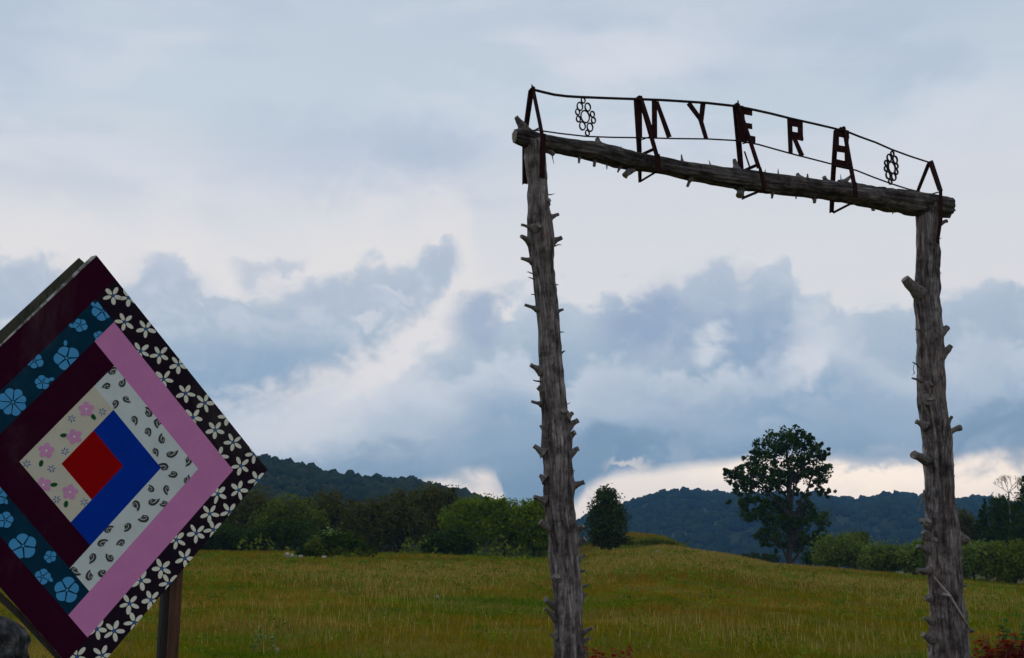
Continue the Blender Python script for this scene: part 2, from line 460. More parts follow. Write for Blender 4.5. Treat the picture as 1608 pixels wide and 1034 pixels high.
n = mnoise_tex(t, 12, 5, 0.7); t.links.new(mramp(t, n, [(0.42, (0.10, 0.10, 0.085)), (0.6, (0.50, 0.50, 0.46))]), b.inputs['Base Color']); MAT['edge'] = m


def lumber(name, c1, c2, st=(18, 18, 1.2)):
    m, t, b = mat(name, 0.88)
    n = mnoise_tex(t, 1.6, 6, 0.65, None, st); n2 = mnoise_tex(t, 2.0, 3, 0.6)
    cc = mmix(t, M('MULTIPLY', n2, 0.8, tree=t), mramp(t, n, [(0.3, c1), (0.7, c2)]), tuple(v * 0.6 for v in c1), 'MIX')
    t.links.new(cc, b.inputs['Base Color']); mbump(t, b, n, 0.5, 0.006)
    return m


MAT['post_brown'] = lumber('treated_post', (0.05, 0.024, 0.015), (0.15, 0.075, 0.045))
MAT['post_grey'] = lumber('weathered_post', (0.022, 0.020, 0.020), (0.075, 0.062, 0.055))
MAT['backer'] = lumber('weathered_backer', (0.03, 0.032, 0.02), (0.12, 0.11, 0.075), (14, 14, 3))


# ------------------------------------------------------------------ terrain
YC = 85.0
CREST = [(-600, 866), (300, 868), (500, 869), (700, 874), (850, 880), (900, 876), (940, 869), (1000, 865), (1040, 861), (1100, 868), (1160, 878),
         (1215, 889), (1300, 895), (1400, 903), (1450, 908), (1608, 921), (2100, 940)]
cqx = np.array([c[0] for c in CREST], float); cqz = np.array([EYE - (c[1] - 880) / 1873 * YC for c in CREST])


def tz(x, y):
    x = np.asarray(x, float); y = np.asarray(y, float)
    ya = np.maximum(y, 1.0)
    q = np.where(y > 1, 804 + 1836 * x / ya, np.where(x > 0, 2100, -600))
    q = np.clip(q, -600, 2100)
    zc = np.interp(q, cqx, cqz)
    s = np.hypot(x, np.maximum(y, 0)) / YC
    s = np.where(y > 0, np.maximum(y, 0) / YC, 0)
    rise = np.clip(s, 0, 1) ** 1.7
    z = zc * rise
    z = np.where(s > 1, zc - (s - 1) * YC * 0.05 * np.clip((s - 1) * 6, 0, 1), z)
    z = np.maximum(z, -6.5)
    # grassy mound behind the field, centre of the view
    mx, my = (985 - 804) / 1836 * 112, 112
    z = z + 3.2 * np.exp(-((x - mx) / 7.5) ** 2 - ((y - my) / 9) ** 2)
    # small unevenness
    z = z + 0.06 * np.sin(x * 0.55 + 1.3) * np.sin(y * 0.37) * np.clip(y / 20, 0, 1) + 0.04 * np.sin(x * 1.3 + y * 0.8)* np.clip(y / 20, 0, 1)
    return z


m, t, b = mat('meadow_soil', 0.95, 0.0)
n1 = mnoise_tex(t, 0.09, 5, 0.6, None, (1, 2.2, 1)); n2 = mnoise_tex(t, 2.5, 5, 0.65)
c = mramp(t, n1, [(0.34, (0.08, 0.13, 0.008)), (0.5, (0.16, 0.14, 0.014)), (0.66, (0.22, 0.15, 0.03))])
t.links.new(mmix(t, 0.5, c, mramp(t, n2, [(0.3, (0.03, 0.028, 0.008)), (0.7, (0.13, 0.11, 0.04))])), b.inputs['Base Color'])
mbump(t, b, n2, 1.0, 0.15); MAT['soil'] = m

radii = np.concatenate([np.linspace(0, 12, 9), np.geomspace(14, 140, 110), np.geomspace(150, 1790, 24)])
angs = np.concatenate([np.radians(np.linspace(-40, 40, 260)), np.radians(np.linspace(45, 315, 50))])
RR, AA = np.meshgrid(radii, angs, indexing='ij')
X = RR * np.sin(AA); Y = RR * np.cos(AA); Z = tz(X, Y)
nr, na = RR.shape
idx = np.arange(nr * na).reshape(nr, na)
fc = np.stack([idx[:-1], np.roll(idx, -1, 1)[:-1], np.roll(idx, -1, 1)[1:], idx[1:]], -1).reshape(-1, 4)
g = np_mesh('ground', np.stack([X.ravel(), Y.ravel(), Z.ravel()], 1), fc, MAT['soil'], None, None, True)
tag(g, kind='structure')


# hills
def hill(name, ridge, Yr, depth_front, depth_back, treeh, zbase=-6):
    rx = np.array([p[0] for p in ridge], float); ry = np.array([p[1] for p in ridge], float)
    qs = np.linspace(rx[0], rx[-1], 160)
    zr = EYE - (np.interp(qs, rx, ry) - 880) / 1873 * Yr - treeh * 0.8
    ss = np.linspace(0, 1, 40)
    V = []; 
    for s in ss:
        if s < 0.7: k = s / 0.7; yy = Yr - depth_front * (1 - k); h = math.sin(k * PI / 2) ** 1.1
        else: k = (s - 0.7) / 0.3; yy = Yr + depth_back * k; h = math.cos(k * PI / 2)
        x = (qs - 804) / 1836 * yy
        rough = np.array([mnoise.noise(Vector((a * 0.006, yy * 0.012, 3))) for a in x]) * 0.16 * math.sin(min(1, s / 0.7) * PI) 
        V.append(np.stack([x, np.full_like(x, yy), zbase + (zr - zbase) * np.clip(h + rough, 0, 1.2)], 1))
    V = np.array(V); n, m_, _ = V.shape
    idx = np.arange(n * m_).reshape(n, m_)
    fc = np.stack([idx[:-1, :-1], idx[:-1, 1:], idx[1:, 1:], idx[1:, :-1]], -1).reshape(-1, 4)
    o = np_mesh(name, V.reshape(-1, 3), fc, MAT['forest_floor'], None, None, True); tag(o, kind='structure')
    return V


m, t, b = mat('forest_floor', 0.95, 0.05)
n1 = mnoise_tex(t, 0.02, 5, 0.6); t.links.new(mramp(t, n1, [(0.3, (0.02, 0.03, 0.012)), (0.7, (0.05, 0.06, 0.02))]), b.inputs['Base Color']); MAT['forest_floor'] = m
MAT['leaf_far'] = foliage_mat('far_forest_leaves', (0.004, 0.012, 0.007), (0.028, 0.044, 0.016), 0.1, 0.012)
MAT['leaf_hill'] = foliage_mat('hill_forest_leaves', (0.007, 0.016, 0.008), (0.045, 0.055, 0.018), 0.1, 0.02)


def forest(name, V, n, rad, quads, mat_, label, kmax=0.72):
    """thousands of small crowns on a hillside, joined"""
    nn, mm, _ = V.shape; kk = int(nn * kmax)
    si = RNG.random(n) ** 0.9 * (kk - 1); qi = RNG.random(n) * (mm - 1)
    nx = int(n * 0.16); si[:nx] = 0.7 * (nn - 1) + RNG.normal(0, 0.8, nx)   # extra along the ridge
    i0 = si.astype(int); j0 = qi.astype(int); fs = (si - i0)[:, None]; fq = (qi - j0)[:, None]
    i0 = np.clip(i0, 0, nn - 2)
    Pp = (V[i0, j0] * (1 - fs) + V[i0 + 1, j0] * fs) * (1 - fq) + (V[i0, j0 + 1] * (1 - fs) + V[i0 + 1, j0 + 1] * fs) * fq
    R_ = rad * np.clip(RNG.lognormal(-0.1, 0.28, n), 0.45, 1.35); H = R_ * RNG.uniform(1.1, 2.0, n)
    import bmesh
    bmx = bmesh.new(); bmesh.ops.create_icosphere(bmx, subdivisions=1 if quads < 100 else 2, radius=1)
    iv = np.array([v.co[:] for v in bmx.verts]); fi = np.array([[v.index for v in f.verts] for f in bmx.faces]); bmx.free()
    
    nvt = len(iv)
    jit = RNG.uniform(0.80, 1.16, (n, nvt, 1))
    # every crown turned its own way so that no two outlines agree
    q = RNG.normal(0, 1, (n, 4)); q /= np.linalg.norm(q, axis=1)[:, None]; w_, x_, y_, z_ = q.T
    RM = np.stack([1 - 2 * (y_ * y_ + z_ * z_), 2 * (x_ * y_ - z_ * w_), 2 * (x_ * z_ + y_ * w_), 2 * (x_ * y_ + z_ * w_), 1 - 2 * (x_ * x_ + z_ * z_), 2 * (y_ * z_ - x_ * w_),
                   2 * (x_ * z_ - y_ * w_), 2 * (y_ * z_ + x_ * w_), 1 - 2 * (x_ * x_ + y_ * y_)], 1).reshape(n, 3, 3)
    iv_ = np.einsum('nij,vj->nvi', RM, iv)
    B = iv_ * jit * np.stack([R_, R_ * 0.95, H * 0.62], 1)[:, None, :] + Pp[:, None, :] + np.stack([0 * R_, 0 * R_, H * 0.45], 1)[:, None, :]
    FB = (fi[None] + (np.arange(n) * nvt)[:, None, None]).reshape(-1, 3)
    tb = np.repeat(RNG.random(n) * 0.7, len(fi)) + RNG.random(n * len(fi)) * 0.3
    o = np_mesh(name, B.reshape(-1, 3), FB, mat_, None, tb)
    tag(o, label, 'woodland', None, 'stuff')


def leaf_quads(c, nrm, size, flat=0.35):
    N = len(c)
    n_ = nrm + RNG.normal(0, flat, (N, 3)); n_ /= np.linalg.norm(n_, axis=1)[:, None] + 1e-9
    r = RNG.normal(0, 1, (N, 3)); a = np.cross(n_, r); a /= np.linalg.norm(a, axis=1)[:, None] + 1e-9
    b_ = np.cross(n_, a)
    s = size[:, None]
    e = RNG.uniform(0.55, 1.0, (N, 1))
    V4 = np.stack([c - a * s, c + b_ * s * e * 0.7 + n_ * s * 0.12, c + a * s, c - b_ * s * e * 0.7 + n_ * s * 0.12], 1).reshape(-1, 3)
    F4 = np.arange(N * 4).reshape(N, 4)
    return V4, F4


Vf = hill('far_hills', [(600, 800), (800, 812), (860, 838), (900, 826), (940, 806), (985, 795), (1020, 782), (1050, 776), (1100, 775), (1150, 779), (1200, 779), (1300, 781), (1350, 787),
                    (1390, 779), (1440, 778), (1500, 792), (1530, 785), (1560, 786), (1600, 795), (1750, 800), (1900, 790)], 1500, 620, 200, 9)
forest('far_forest', Vf, 7000, 4.9, 24, MAT['leaf_far'], 'blue hazy wooded ridge on the horizon right of centre')
Vh = hill('left_hill', [(-400, 700), (100, 705), (300, 712), (420, 727), (470, 737), (520, 744), (560, 752), (600, 754), (650, 757), (690, 768), (720, 773), (745, 780), (790, 796),
                    (850, 826), (900, 852), (960, 880)], 760, 420, 120, 8)
forest('hill_forest', Vh, 10000, 3.0, 34, MAT['leaf_hill'], 'dark wooded hillside sloping down behind the quilt board')


# ------------------------------------------------------------------ air
hz = MB()
x0, x1, y0, y1, z0, z1 = -1850, 1850, -1850, 1850, -8.0, 108.0
hz.add([(x0, y0, z0), (x1, y0, z0), (x1, y1, z0), (x0, y1, z0), (x0, y0, z1), (x1, y0, z1), (x1, y1, z1), (x0, y1, z1)],
       [[3, 2, 1, 0], [4, 5, 6, 7], [0, 1, 5, 4], [1, 2, 6, 5], [2, 3, 7, 6], [3, 0, 4, 7]])
hm = bpy.data.materials.new('air'); hm.use_nodes = True; t = hm.node_tree; t.nodes.clear()
pv = t.nodes.new('ShaderNodeVolumePrincipled'); pv.inputs['Color'].default_value = (0.17, 0.42, 0.78, 1); pv.inputs['Density'].default_value = 0.00022
t.links.new(pv.outputs[0], t.nodes.new('ShaderNodeOutputMaterial').inputs['Volume'])
tag(hz.build('haze', hm), kind='stuff')

# ------------------------------------------------------------------ grass of the field: one triangle per blade
MAT['grass'] = None
m, t, b = mat('meadow_grass', 0.95, 0.0)
a = t.nodes.new('ShaderNodeAttribute'); a.attribute_name = 'tint'
n1 = mnoise_tex(t, 0.13, 6, 0.68, None, (0.7, 1.3, 0), 1.0); n2 = mnoise_tex(t, 0.9, 4, 0.6, None, (1, 1, 0))
zz = M('ADD', M('MULTIPLY_ADD', n1, 1.75, -0.38, tree=t), M('MULTIPLY', n2, 0.26, tree=t), tree=t)
patch = mramp(t, zz, [(0.42, (0.07, 0.16, 0.003)), (0.52, (0.15, 0.19, 0.003)), (0.61, (0.22, 0.19, 0.004)), (0.70, (0.26, 0.16, 0.010)), (0.82, (0.36, 0.26, 0.04))])
bn = mnoise_tex(t, 0.16, 4, 0.55, None, (0.22, 1.0, 0), 0.6)
patch = mmix(t, M('MULTIPLY', smoothm(t, bn, 0.50, 0.66), 0.75, tree=t), patch, (0.20, 0.115, 0.006))
bn2 = mnoise_tex(t, 0.12, 4, 0.55, None, (0.3, 1.1, 0.5), 0.6)
patch = mmix(t, M('MULTIPLY', smoothm(t, bn2, 0.56, 0.68), 0.6, tree=t), patch, (0.34, 0.25, 0.035))
ra = mramp(t, a.outputs['Fac'], [(0.0, (0.5, 0.5, 0.5)), (0.6, (0.95, 0.95, 0.95)), (0.88, (1.2, 1.2, 1.2)), (1.0, (1.5, 1.5, 1.6))])
cc = mmix(t, 1.0, patch, ra, 'MULTIPLY')
t.links.new(cc, b.inputs['Base Color'])
tr = t.nodes.new('ShaderNodeBsdfTranslucent'); t.links.new(cc, tr.inputs[0])
mx = t.nodes.new('ShaderNodeMixShader'); mx.inputs[0].default_value = 0.45
t.links.new(b.outputs[0], mx.inputs[1]); t.links.new(tr.outputs[0], mx.inputs[2]); t.links.new(mx.outputs[0], t.nodes['Material Output'].inputs[0])
MAT['grass'] = m


def blades(name, x, y, h, w, tint, mat_, label, lean=0.8):
    n = len(x); z = tz(x, y) - 0.02
    th = RNG.random(n) * 2 * PI; ln = h * RNG.uniform(0, lean, n); ld = RNG.random(n) * 2 * PI
    # blades mostly show some width to the viewer's side
    ax = np.cos(th) * w / 2; ay = np.sin(th) * w / 2
    V = np.stack([np.stack([x - ax, y - ay, z], 1), np.stack([x + ax, y + ay, z], 1),
                  np.stack([x + ln * np.cos(ld), y + ln * np.sin(ld), z + h], 1)], 1).reshape(-1, 3)
    o = np_mesh(name, V, np.arange(n * 3).reshape(n, 3), mat_, None, tint)
    tag(o, label, 'grass', None, 'stuff')


NB = 780000
r = 12 * (100 / 12) ** RNG.random(NB) if False else np.sqrt(RNG.random(NB) ** 1.6 * (128 ** 2 - 11 ** 2) + 11 ** 2)
an = np.radians(RNG.uniform(-33, 31, NB))
gx, gy = r * np.sin(an), r * np.cos(an)
cl = np.array([mnoise.noise(Vector((a_ * 0.35, b_ * 0.35, 0))) for a_, b_ in zip(gx[::1], gy[::1])]) if NB < 0 else (np.sin(gx * 1.7 + 2 * np.sin(gy * .9)) * np.sin(gy * 1.3 + 1.5 * np.sin(gx * 0.8)))
gh = (0.11 + 0.05 * cl + 0.08 * RNG.random(NB)) * RNG.uniform(0.6, 1.2, NB) * np.clip(0.75 + r / 160, 0, 1.3)
gw = 0.006 + r * 0.0004
blades('meadow_grass', gx, gy, gh, gw, RNG.random(NB) * 0.9, MAT['grass'], 'olive and brown meadow grass across the field')
# tall seed heads in patches
m, t, b = mat('dry_seed_grass', 0.95, 0.0)
a = t.nodes.new('ShaderNodeAttribute'); a.attribute_name = 'tint'
t.links.new(mramp(t, a.outputs['Fac'], [(0, (0.14, 0.10, 0.01)), (0.6, (0.38, 0.28, 0.045)), (1, (0.56, 0.44, 0.16))]), b.inputs['Base Color']); MAT['seed'] = m
sx, sy = [], []
for px, py, sxp, dy, cnt in [(720, 905, 90, 8, 13000), (560, 915, 90, 8, 5000), (1040, 890, 90, 10, 11000), (1330, 905, 120, 6, 12000), (1120, 872, 60, 5, 14000),
                             (1500, 925, 90, 6, 5000), (640, 925, 60, 6, 3000), (950, 905, 40, 8, 3000), (430, 905, 100, 6, 2500), (1180, 1000, 160, 14, 1800), (500, 990, 160, 16, 1500)]:
    # distance from the picture row on a gently rising field
    qx = RNG.normal(px, sxp, cnt)
    ang = (py + RNG.normal(0, dy, cnt) - 880) / 1873
    yy = np.clip(np.where(py > 960, 1.5 / np.maximum(ang, 0.02), 70 - (py - 890) * 0.75 + RNG.normal(0, 6, cnt)), 17, 86)
    sx.append((qx - 804) / 1836 * yy); sy.append(yy)
sx = np.concatenate(sx); sy = np.concatenate(sy); n = len(sx)
blades('seed_grass', sx, sy, RNG.uniform(0.14, 0.36, n), 0.007 + sy * 0.00035, RNG.random(n), MAT['seed'], 'straw coloured tall seed heads in drifts across the field', 0.4)

# broad leaved weeds scattered in knots
k_ = 1500; ca = np.radians(RNG.uniform(-30, 28, k_)); cr_ = np.sqrt(RNG.random(k_) * (80 ** 2 - 17 ** 2) + 17 ** 2)
wx = np.repeat(cr_ * np.sin(ca), 22); wy = np.repeat(cr_ * np.cos(ca), 22); hh = np.repeat(RNG.uniform(0.15, 0.42, k_), 22)
wx = wx + RNG.normal(0, 1, len(wx)) * hh * 0.5; wy = wy + RNG.normal(0, 1, len(wx)) * hh * 0.5
wz = tz(wx, wy) + RNG.random(len(wx)) * hh
wn = RNG.normal(0, 1, (len(wx), 3)); wn[:, 2] = np.abs(wn[:, 2]) + .5; wn /= np.linalg.norm(wn, axis=1)[:, None]
wn_ = wn


# ------------------------------------------------------------------ trees
def crown_points(blobs, Y, n, clump=0.22, depth=1.0, per=26, fill=0.35):
    """leaf centres in clumps inside ellipsoids given by (px, py, rx_px, ry_px)"""
    ar = np.array([b_[2] * b_[3] for b_ in blobs], float); ar /= ar.sum()
    out, nr_ = [], []
    for b_, w in zip(blobs, ar):
        k = max(3, int(n * w / per))
        c = np.array(at(b_[0], b_[1], Y)); s = Y / 1836
        R_ = np.array([b_[2] * s, (b_[2] + b_[3]) / 2 * s * depth, b_[3] * s])
        if len(b_) > 4: c[1] += b_[4]
        d = RNG.normal(0, 1, (k, 3)); d /= np.linalg.norm(d, axis=1)[:, None]
        rad_ = RNG.random(k) ** (fill)
        cc_ = c + d * rad_[:, None] * R_
        sz = clump * min(R_) * RNG.uniform(0.6, 1.4, k)
        off = np.clip(RNG.normal(0, 1, (k, per, 3)), -1.6, 1.6) * sz[:, None, None]
        p = (cc_[:, None, :] + off).reshape(-1, 3)
        nv = (off + np.repeat(d[:, None, :], per, 1) * sz[:, None, None] * 0.8).reshape(-1, 3); nv /= np.linalg.norm(nv, axis=1)[:, None] + 1e-9
        out.append(p); nr_.append(nv)
    return np.concatenate(out), np.concatenate(nr_)


def bark(name, c1, c2):
    m, t, b = mat(name, 0.92, 0.1)
    n = mnoise_tex(t, 3, 5, 0.65, None, (3, 3, 0.6)); t.links.new(mramp(t, n, [(0.3, c1), (0.7, c2)]), b.inputs['Base Color']); return m


MAT['bark'] = bark('tree_bark', (0.025, 0.02, 0.017), (0.075, 0.062, 0.052))
MAT['barkpale'] = bark('pale_bark', (0.06, 0.055, 0.05), (0.13, 0.12, 0.11))


def limb_mesh(root, tips, r0, parent, name='trunk', mat_=None, wig=0.05, trunk_top=None):
    mb = MB(); root = Vector(root)
    top = Vector(trunk_top) if trunk_top else root + Vector((0, 0, max(t_[2] for t_ in tips) * 0.5))
    npts = 9; pts = []
    for i in range(npts):
        k = i / (npts - 1); p = root.lerp(top, k)
        pts.append(p + Vector((random.uniform(-1, 1), random.uniform(-1, 1), 0)) * r0 * 0.35 * (k > 0))
    mb.tube(pts, [r0 * (1.25 if i == 0 else 1 - 0.75 * i / (npts - 1)) for i in range(npts)], 8)
    for tp in tips:
        tp = Vector(tp)
        k = random.uniform(0.3, 0.95); i = int(k * (npts - 1)); st = pts[i]
        if tp.z < st.z: i = max(1, i - 3); st = pts[i]
        L = (tp - st).length; q = []
        for j in range(6):
            u = j / 5; p = st.lerp(tp, u); p.z += math.sin(u * PI) * L * 0.10
            q.append(p + Vector((random.uniform(-1, 1), random.uniform(-1, 1), random.uniform(-1, 1))) * L * wig * (0 < j))
        rb = r0 * (0.55 * (1 - 0.6 * i / npts))
        mb.tube(q, [rb * (1 - 0.85 * j / 5) for j in range(6)], 6, False)
        for _ in range(3):
            j = random.randint(2, 4); e = q[j] + Vector((random.uniform(-1, 1), random.uniform(-1, 1), random.uniform(-.5, .6))) * L * 0.14
            mid = q[j].lerp(e, 0.5) + Vector((0, 0, L * 0.03))
            mb.tube([q[j], mid, e], [rb * 0.3, rb * 0.2, rb * 0.05], 5, False)
    return mb.build(name, mat_ or MAT['bark'], parent, True)


def tree(name, label, cat, Y, trunk_px, blobs, n, leaf, mat_, r0, group=None, clump=0.24, depth=1.0, fill=0.35, ntips=14, per=26, trunk_top=None, part='crown', tname='trunk', bark_=None, ragged=True):
    bx, by = at(trunk_px[0], trunk_px[1], Y).x, Y
    root = Vector((bx, by, float(tz(bx, by)) - 0.1))
    e = thing(name, label, cat, root, group)
    if ragged:
        ex = []
        for b_ in blobs:
            for _ in range(4):
                a_ = random.uniform(0, 2 * PI); q = random.uniform(.85, 1.12)
                ex.append((b_[0] + math.cos(a_) * b_[2] * q, b_[1] + math.sin(a_) * b_[3] * q, b_[2] * random.uniform(.14, .3), b_[3] * random.uniform(.14, .34), random.uniform(-.5, .5) * b_[2] * Y / 1836))
        blobs = list(blobs) + ex
    P_, N_ = crown_points(blobs, Y, n, clump, depth, per, fill)
    ok = P_[:, 2] > root.z + 0.1; P_, N_ = P_[ok], N_[ok]
    N = len(P_)
    tint = np.clip(np.repeat(RNG.random(N // 8 + 1), 8)[:N] * 0.5 + RNG.random(N) * 0.5, 0, 1)
    V4, F4 = leaf_quads(P_, N_, leaf * RNG.uniform(0.6, 1.3, N), 0.8)
    np_mesh(part, V4, F4, mat_, e, tint)
    tips = [P_[i] for i in RNG.integers(0, N, ntips)]
    if trunk_top: tt = at(trunk_top[0], trunk_top[1], Y)
    else:
        zt = np.percentile(P_[:, 2], 60); tt = Vector((bx, by, zt))
    limb_mesh(root, tips, r0, e, tname, bark_, 0.05, tt)
    return e


G_OAK = foliage_mat('broadleaf_dark', (0.014, 0.032, 0.005), (0.062, 0.105, 0.012), 0.3, 0.5)
G_CEDAR = foliage_mat('cedar_green', (0.018, 0.038, 0.012), (0.065, 0.09, 0.026), 0.2, 0.6)
G_BRIGHT = foliage_mat('bright_green_leaves', (0.04, 0.080, 0.003), (0.20, 0.27, 0.008), 0.4, 0.3)
G_BROWN = foliage_mat('brownish_thicket_leaves', (0.028, 0.032, 0.006), (0.12, 0.115, 0.018), 0.25, 0.3)
G_DARK = foliage_mat('dark_hedge_leaves', (0.012, 0.030, 0.004), (0.06, 0.095, 0.010), 0.25, 0.3)
G_BUSH = foliage_mat('silvery_bush_leaves', (0.045, 0.08, 0.010), (0.20, 0.26, 0.05), 0.3, 0.8)
G_OLIVE = foliage_mat('olive_bush_leaves', (0.04, 0.065, 0.006), (0.16, 0.19, 0.022), 0.3, 0.6)
G_WEED = foliage_mat('pale_weed_leaves', (0.10, 0.18, 0.04), (0.32, 0.46, 0.16), 0.35, 0.8)

V4 = np.stack([wx, wy, wz], 1); a_ = np.cross(wn_, RNG.normal(0, 1, wn_.shape)); a_ /= np.linalg.norm(a_, axis=1)[:, None]; b_ = np.cross(wn_, a_)
s_ = (0.02 + 0.0006 * wy)[:, None] * RNG.uniform(.6, 1.4, (len(wx), 1))
VW = np.stack([V4 - a_ * s_ * 1.4, V4 + b_ * s_ * .6, V4 + a_ * s_ * 1.4, V4 - b_ * s_ * .6], 1).reshape(-1, 3)
MAT['weedy'] = foliage_mat('field_weed_leaves', (0.05, 0.09, 0.004), (0.19, 0.25, 0.02), 0.4, 0.15)
tag(np_mesh('field_weeds', VW, np.arange(len(VW)).reshape(-1, 4), MAT['weedy'], None, np.repeat(RNG.random(k_), 22)), 'low broad leafed weeds dotted through the meadow grass', 'weeds', None, 'stuff')

# the lone oak
tree('oak_tree', 'tall spreading broadleaf tree standing alone left of the right gate post', 'tree', 117, (1240, 892),
     [(1245, 682, 30, 12), (1145, 745, 12, 10), (1300, 772, 12, 5), (1232, 692, 34, 18), (1262, 690, 20, 14), (1205, 703, 24, 16), (1270, 712, 26, 18), (1240, 715, 34, 20), (1180, 722, 16, 12), (1168, 742, 22, 13), (1150, 744, 12, 9),
      (1200, 735, 28, 18), (1240, 742, 26, 14), (1288, 735, 17, 17), (1295, 712, 10, 9), (1280, 757, 16, 9), (1190, 762, 26, 12), (1165, 770, 16, 10), (1225, 766, 16, 9),
      (1297, 775, 12, 6), (1272, 773, 14, 5), (1252, 772, 8, 5), (1170, 790, 22, 12), (1200, 792, 26, 14), (1232, 792, 18, 12), (1262, 788, 18, 9), (1180, 812, 24, 14),
      (1215, 818, 30, 18), (1252, 815, 26, 18), (1282, 818, 22, 18), (1197, 840, 14, 14), (1222, 846, 20, 18), (1260, 848, 26, 20), (1288, 852, 14, 18), (1165, 755, 22, 14), (1262, 742, 30, 16), (1215, 752, 30, 16)],
     18500, 0.175, G_OAK, 0.34, clump=0.21, fill=0.45, ntips=34, trunk_top=(1236, 715))
# rounded cedar left of it
tree('cedar_tree', 'small rounded evergreen just right of the left gate post', 'tree', 97, (957, 868),
     [(952, 776, 15, 13), (951, 795, 25, 20), (953, 815, 31, 22), (953, 835, 34, 20), (955, 848, 30, 10)],
     9500, 0.13, G_CEDAR, 0.2, clump=0.28, fill=0.45, trunk_top=(956, 790), ragged=False)

# line of trees behind the field, left half (each its own crown)
rowA = [
    (330, 118, [(330, 812, 40, 30), (310, 830, 40, 36), (350, 835, 36, 34)], G_BROWN, 'drab brownish tree showing just right of the quilt board', 0.17),
    (395, 122, [(395, 800, 36, 28), (380, 822, 38, 32), (415, 825, 34, 34)], G_BROWN, 'brown green tree under the left hill, left part of the thicket', 0.17),
    (455, 116, [(455, 805, 34, 22), (470, 822, 40, 26), (430, 830, 34, 30)], G_OLIVE, 'olive tree between brown trees behind the weedy mound', 0.16),
    (515, 124, [(515, 800, 32, 24), (500, 822, 34, 32), (535, 828, 30, 30)], G_BROWN, 'dull brown tree rising straight behind the weedy mound', 0.17),
    (570, 120, [(570, 812, 30, 22), (588, 830, 34, 34), (560, 840, 30, 26)], G_BROWN, 'low brown tree just right of the weedy mound', 0.17),
    (625, 122, [(625, 800, 34, 24), (610, 828, 34, 34), (645, 830, 32, 34)], G_BROWN, 'bushy brown tree halfway between mound and bright green trees', 0.17),
    (680, 126, [(684, 782, 34, 20), (670, 805, 36, 32), (700, 820, 34, 34), (690, 842, 30, 26)], G_BROWN, 'taller brown tree beside the bright green ones', 0.17)]
for px, Y, bl, mt, lb, lf in rowA:
    tree('thicket_tree', lb, 'tree', Y, (px, 872), bl, 9000, lf, mt, 0.16, 'trees behind the field', clump=0.32, fill=0.5, ntips=26)
rowB = [
    (345, 108, [(335, 845, 38, 20), (372, 850, 30, 18)], 'dark green hedge shrub at the edge of the quilt board'),
    (430, 106, [(420, 842, 38, 20), (460, 840, 30, 22), (395, 852, 26, 16)], 'dark green hedge shrub left of the weedy mound'),
    (700, 104, [(715, 852, 34, 20), (680, 858, 20, 12)], 'dark low shrub in front of the brown thicket')]
for px, Y, bl, lb in rowB:
    tree('hedge_shrub', lb, 'shrub', Y, (px, 872), bl, 6000, 0.14, G_DARK, 0.08, 'dark shrubs along the field edge', clump=0.3, ntips=6, part='foliage', tname='stem')
rowC = [
    (742, 112, [(742, 800, 30, 18), (725, 822, 32, 24), (755, 830, 30, 30), (720, 845, 26, 20)], 'bright green tree, leftmost of the bright ones'),
    (792, 110, [(780, 792, 24, 12), (795, 808, 34, 20), (785, 832, 34, 28), (812, 842, 26, 24)], 'bright green tree with a tufted top left of the log post'),
    (838, 108, [(838, 800, 24, 14), (832, 822, 28, 26), (858, 832, 26, 28), (842, 852, 24, 20)], 'bright green tree directly behind the left log post')]
for px, Y, bl, lb in rowC:
    tree('leafy_tree', lb, 'tree', Y, (px, 876), bl, 9000, 0.15, G_BRIGHT, 0.15, 'bright green trees behind the field', clump=0.28, ntips=12)

# undergrowth at the foot of the tree line
nu = 16000; qx = RNG.uniform(180, 905, nu); yy = RNG.uniform(100, 132, nu); ux = (qx - 804) / 1836 * yy
uz = tz(ux, yy) + RNG.random(nu) ** 1.6 * (1.6 + 1.0 * np.sin(qx * 0.05) + .5 * np.sin(qx * .17))
un = RNG.normal(0, 1, (nu, 3)); un /= np.linalg.norm(un, axis=1)[:, None]
V4, F4 = leaf_quads(np.stack([ux, yy, uz], 1), un, 0.2 * RNG.uniform(.5, 1.4, nu), .5)
tag(np_mesh('undergrowth', V4, F4, G_OLIVE, None, RNG.random(nu)), 'dark scrubby undergrowth along the foot of the tree line', 'undergrowth', None, 'stuff')

# right side
tree('field_bush', 'pale green bush at the foot of the lone oak', 'shrub', 96, (1310, 898), [(1305, 865, 28, 20), (1330, 862, 26, 22), (1345, 878, 24, 18), (1295, 880, 18, 14)],
     7000, 0.12, G_BUSH, 0.07, 'bushes at the right of the field', clump=0.3, ntips=8, part='foliage', tname='stem')
tree('field_bush', 'round olive bush rising behind the pale bushes', 'shrub', 104, (1345, 898), [(1345, 850, 22, 14), (1335, 862, 24, 18)],
     4000, 0.12, G_OLIVE, 0.07, 'bushes at the right of the field', clump=0.3, ntips=8, part='foliage', tname='stem')
tree('field_bush', 'pale green bush midway between oak and right log post', 'shrub', 93, (1385, 902), [(1385, 872, 28, 18), (1402, 882, 26, 18), (1368, 884, 20, 14)],
     7000, 0.12, G_BUSH, 0.07, 'bushes at the right of the field', clump=0.3, ntips=8, part='foliage', tname='stem')
tree('field_bush', 'green bush touching the left side of the right log post', 'shrub', 91, (1435, 905), [(1432, 874, 24, 20), (1450, 866, 18, 18), (1445, 888, 28, 18)],
     7000, 0.12, G_BUSH, 0.07, 'bushes at the right of the field', clump=0.3, ntips=8, part='foliage', tname='stem')
tree('field_bush', 'green bush directly right of the right log post', 'shrub', 88, (1530, 912), [(1530, 874, 30, 20), (1552, 880, 26, 24), (1515, 890, 24, 18)],
     7500, 0.12, G_BUSH, 0.07, 'bushes at the right of the field', clump=0.3, ntips=8, part='foliage', tname='stem')
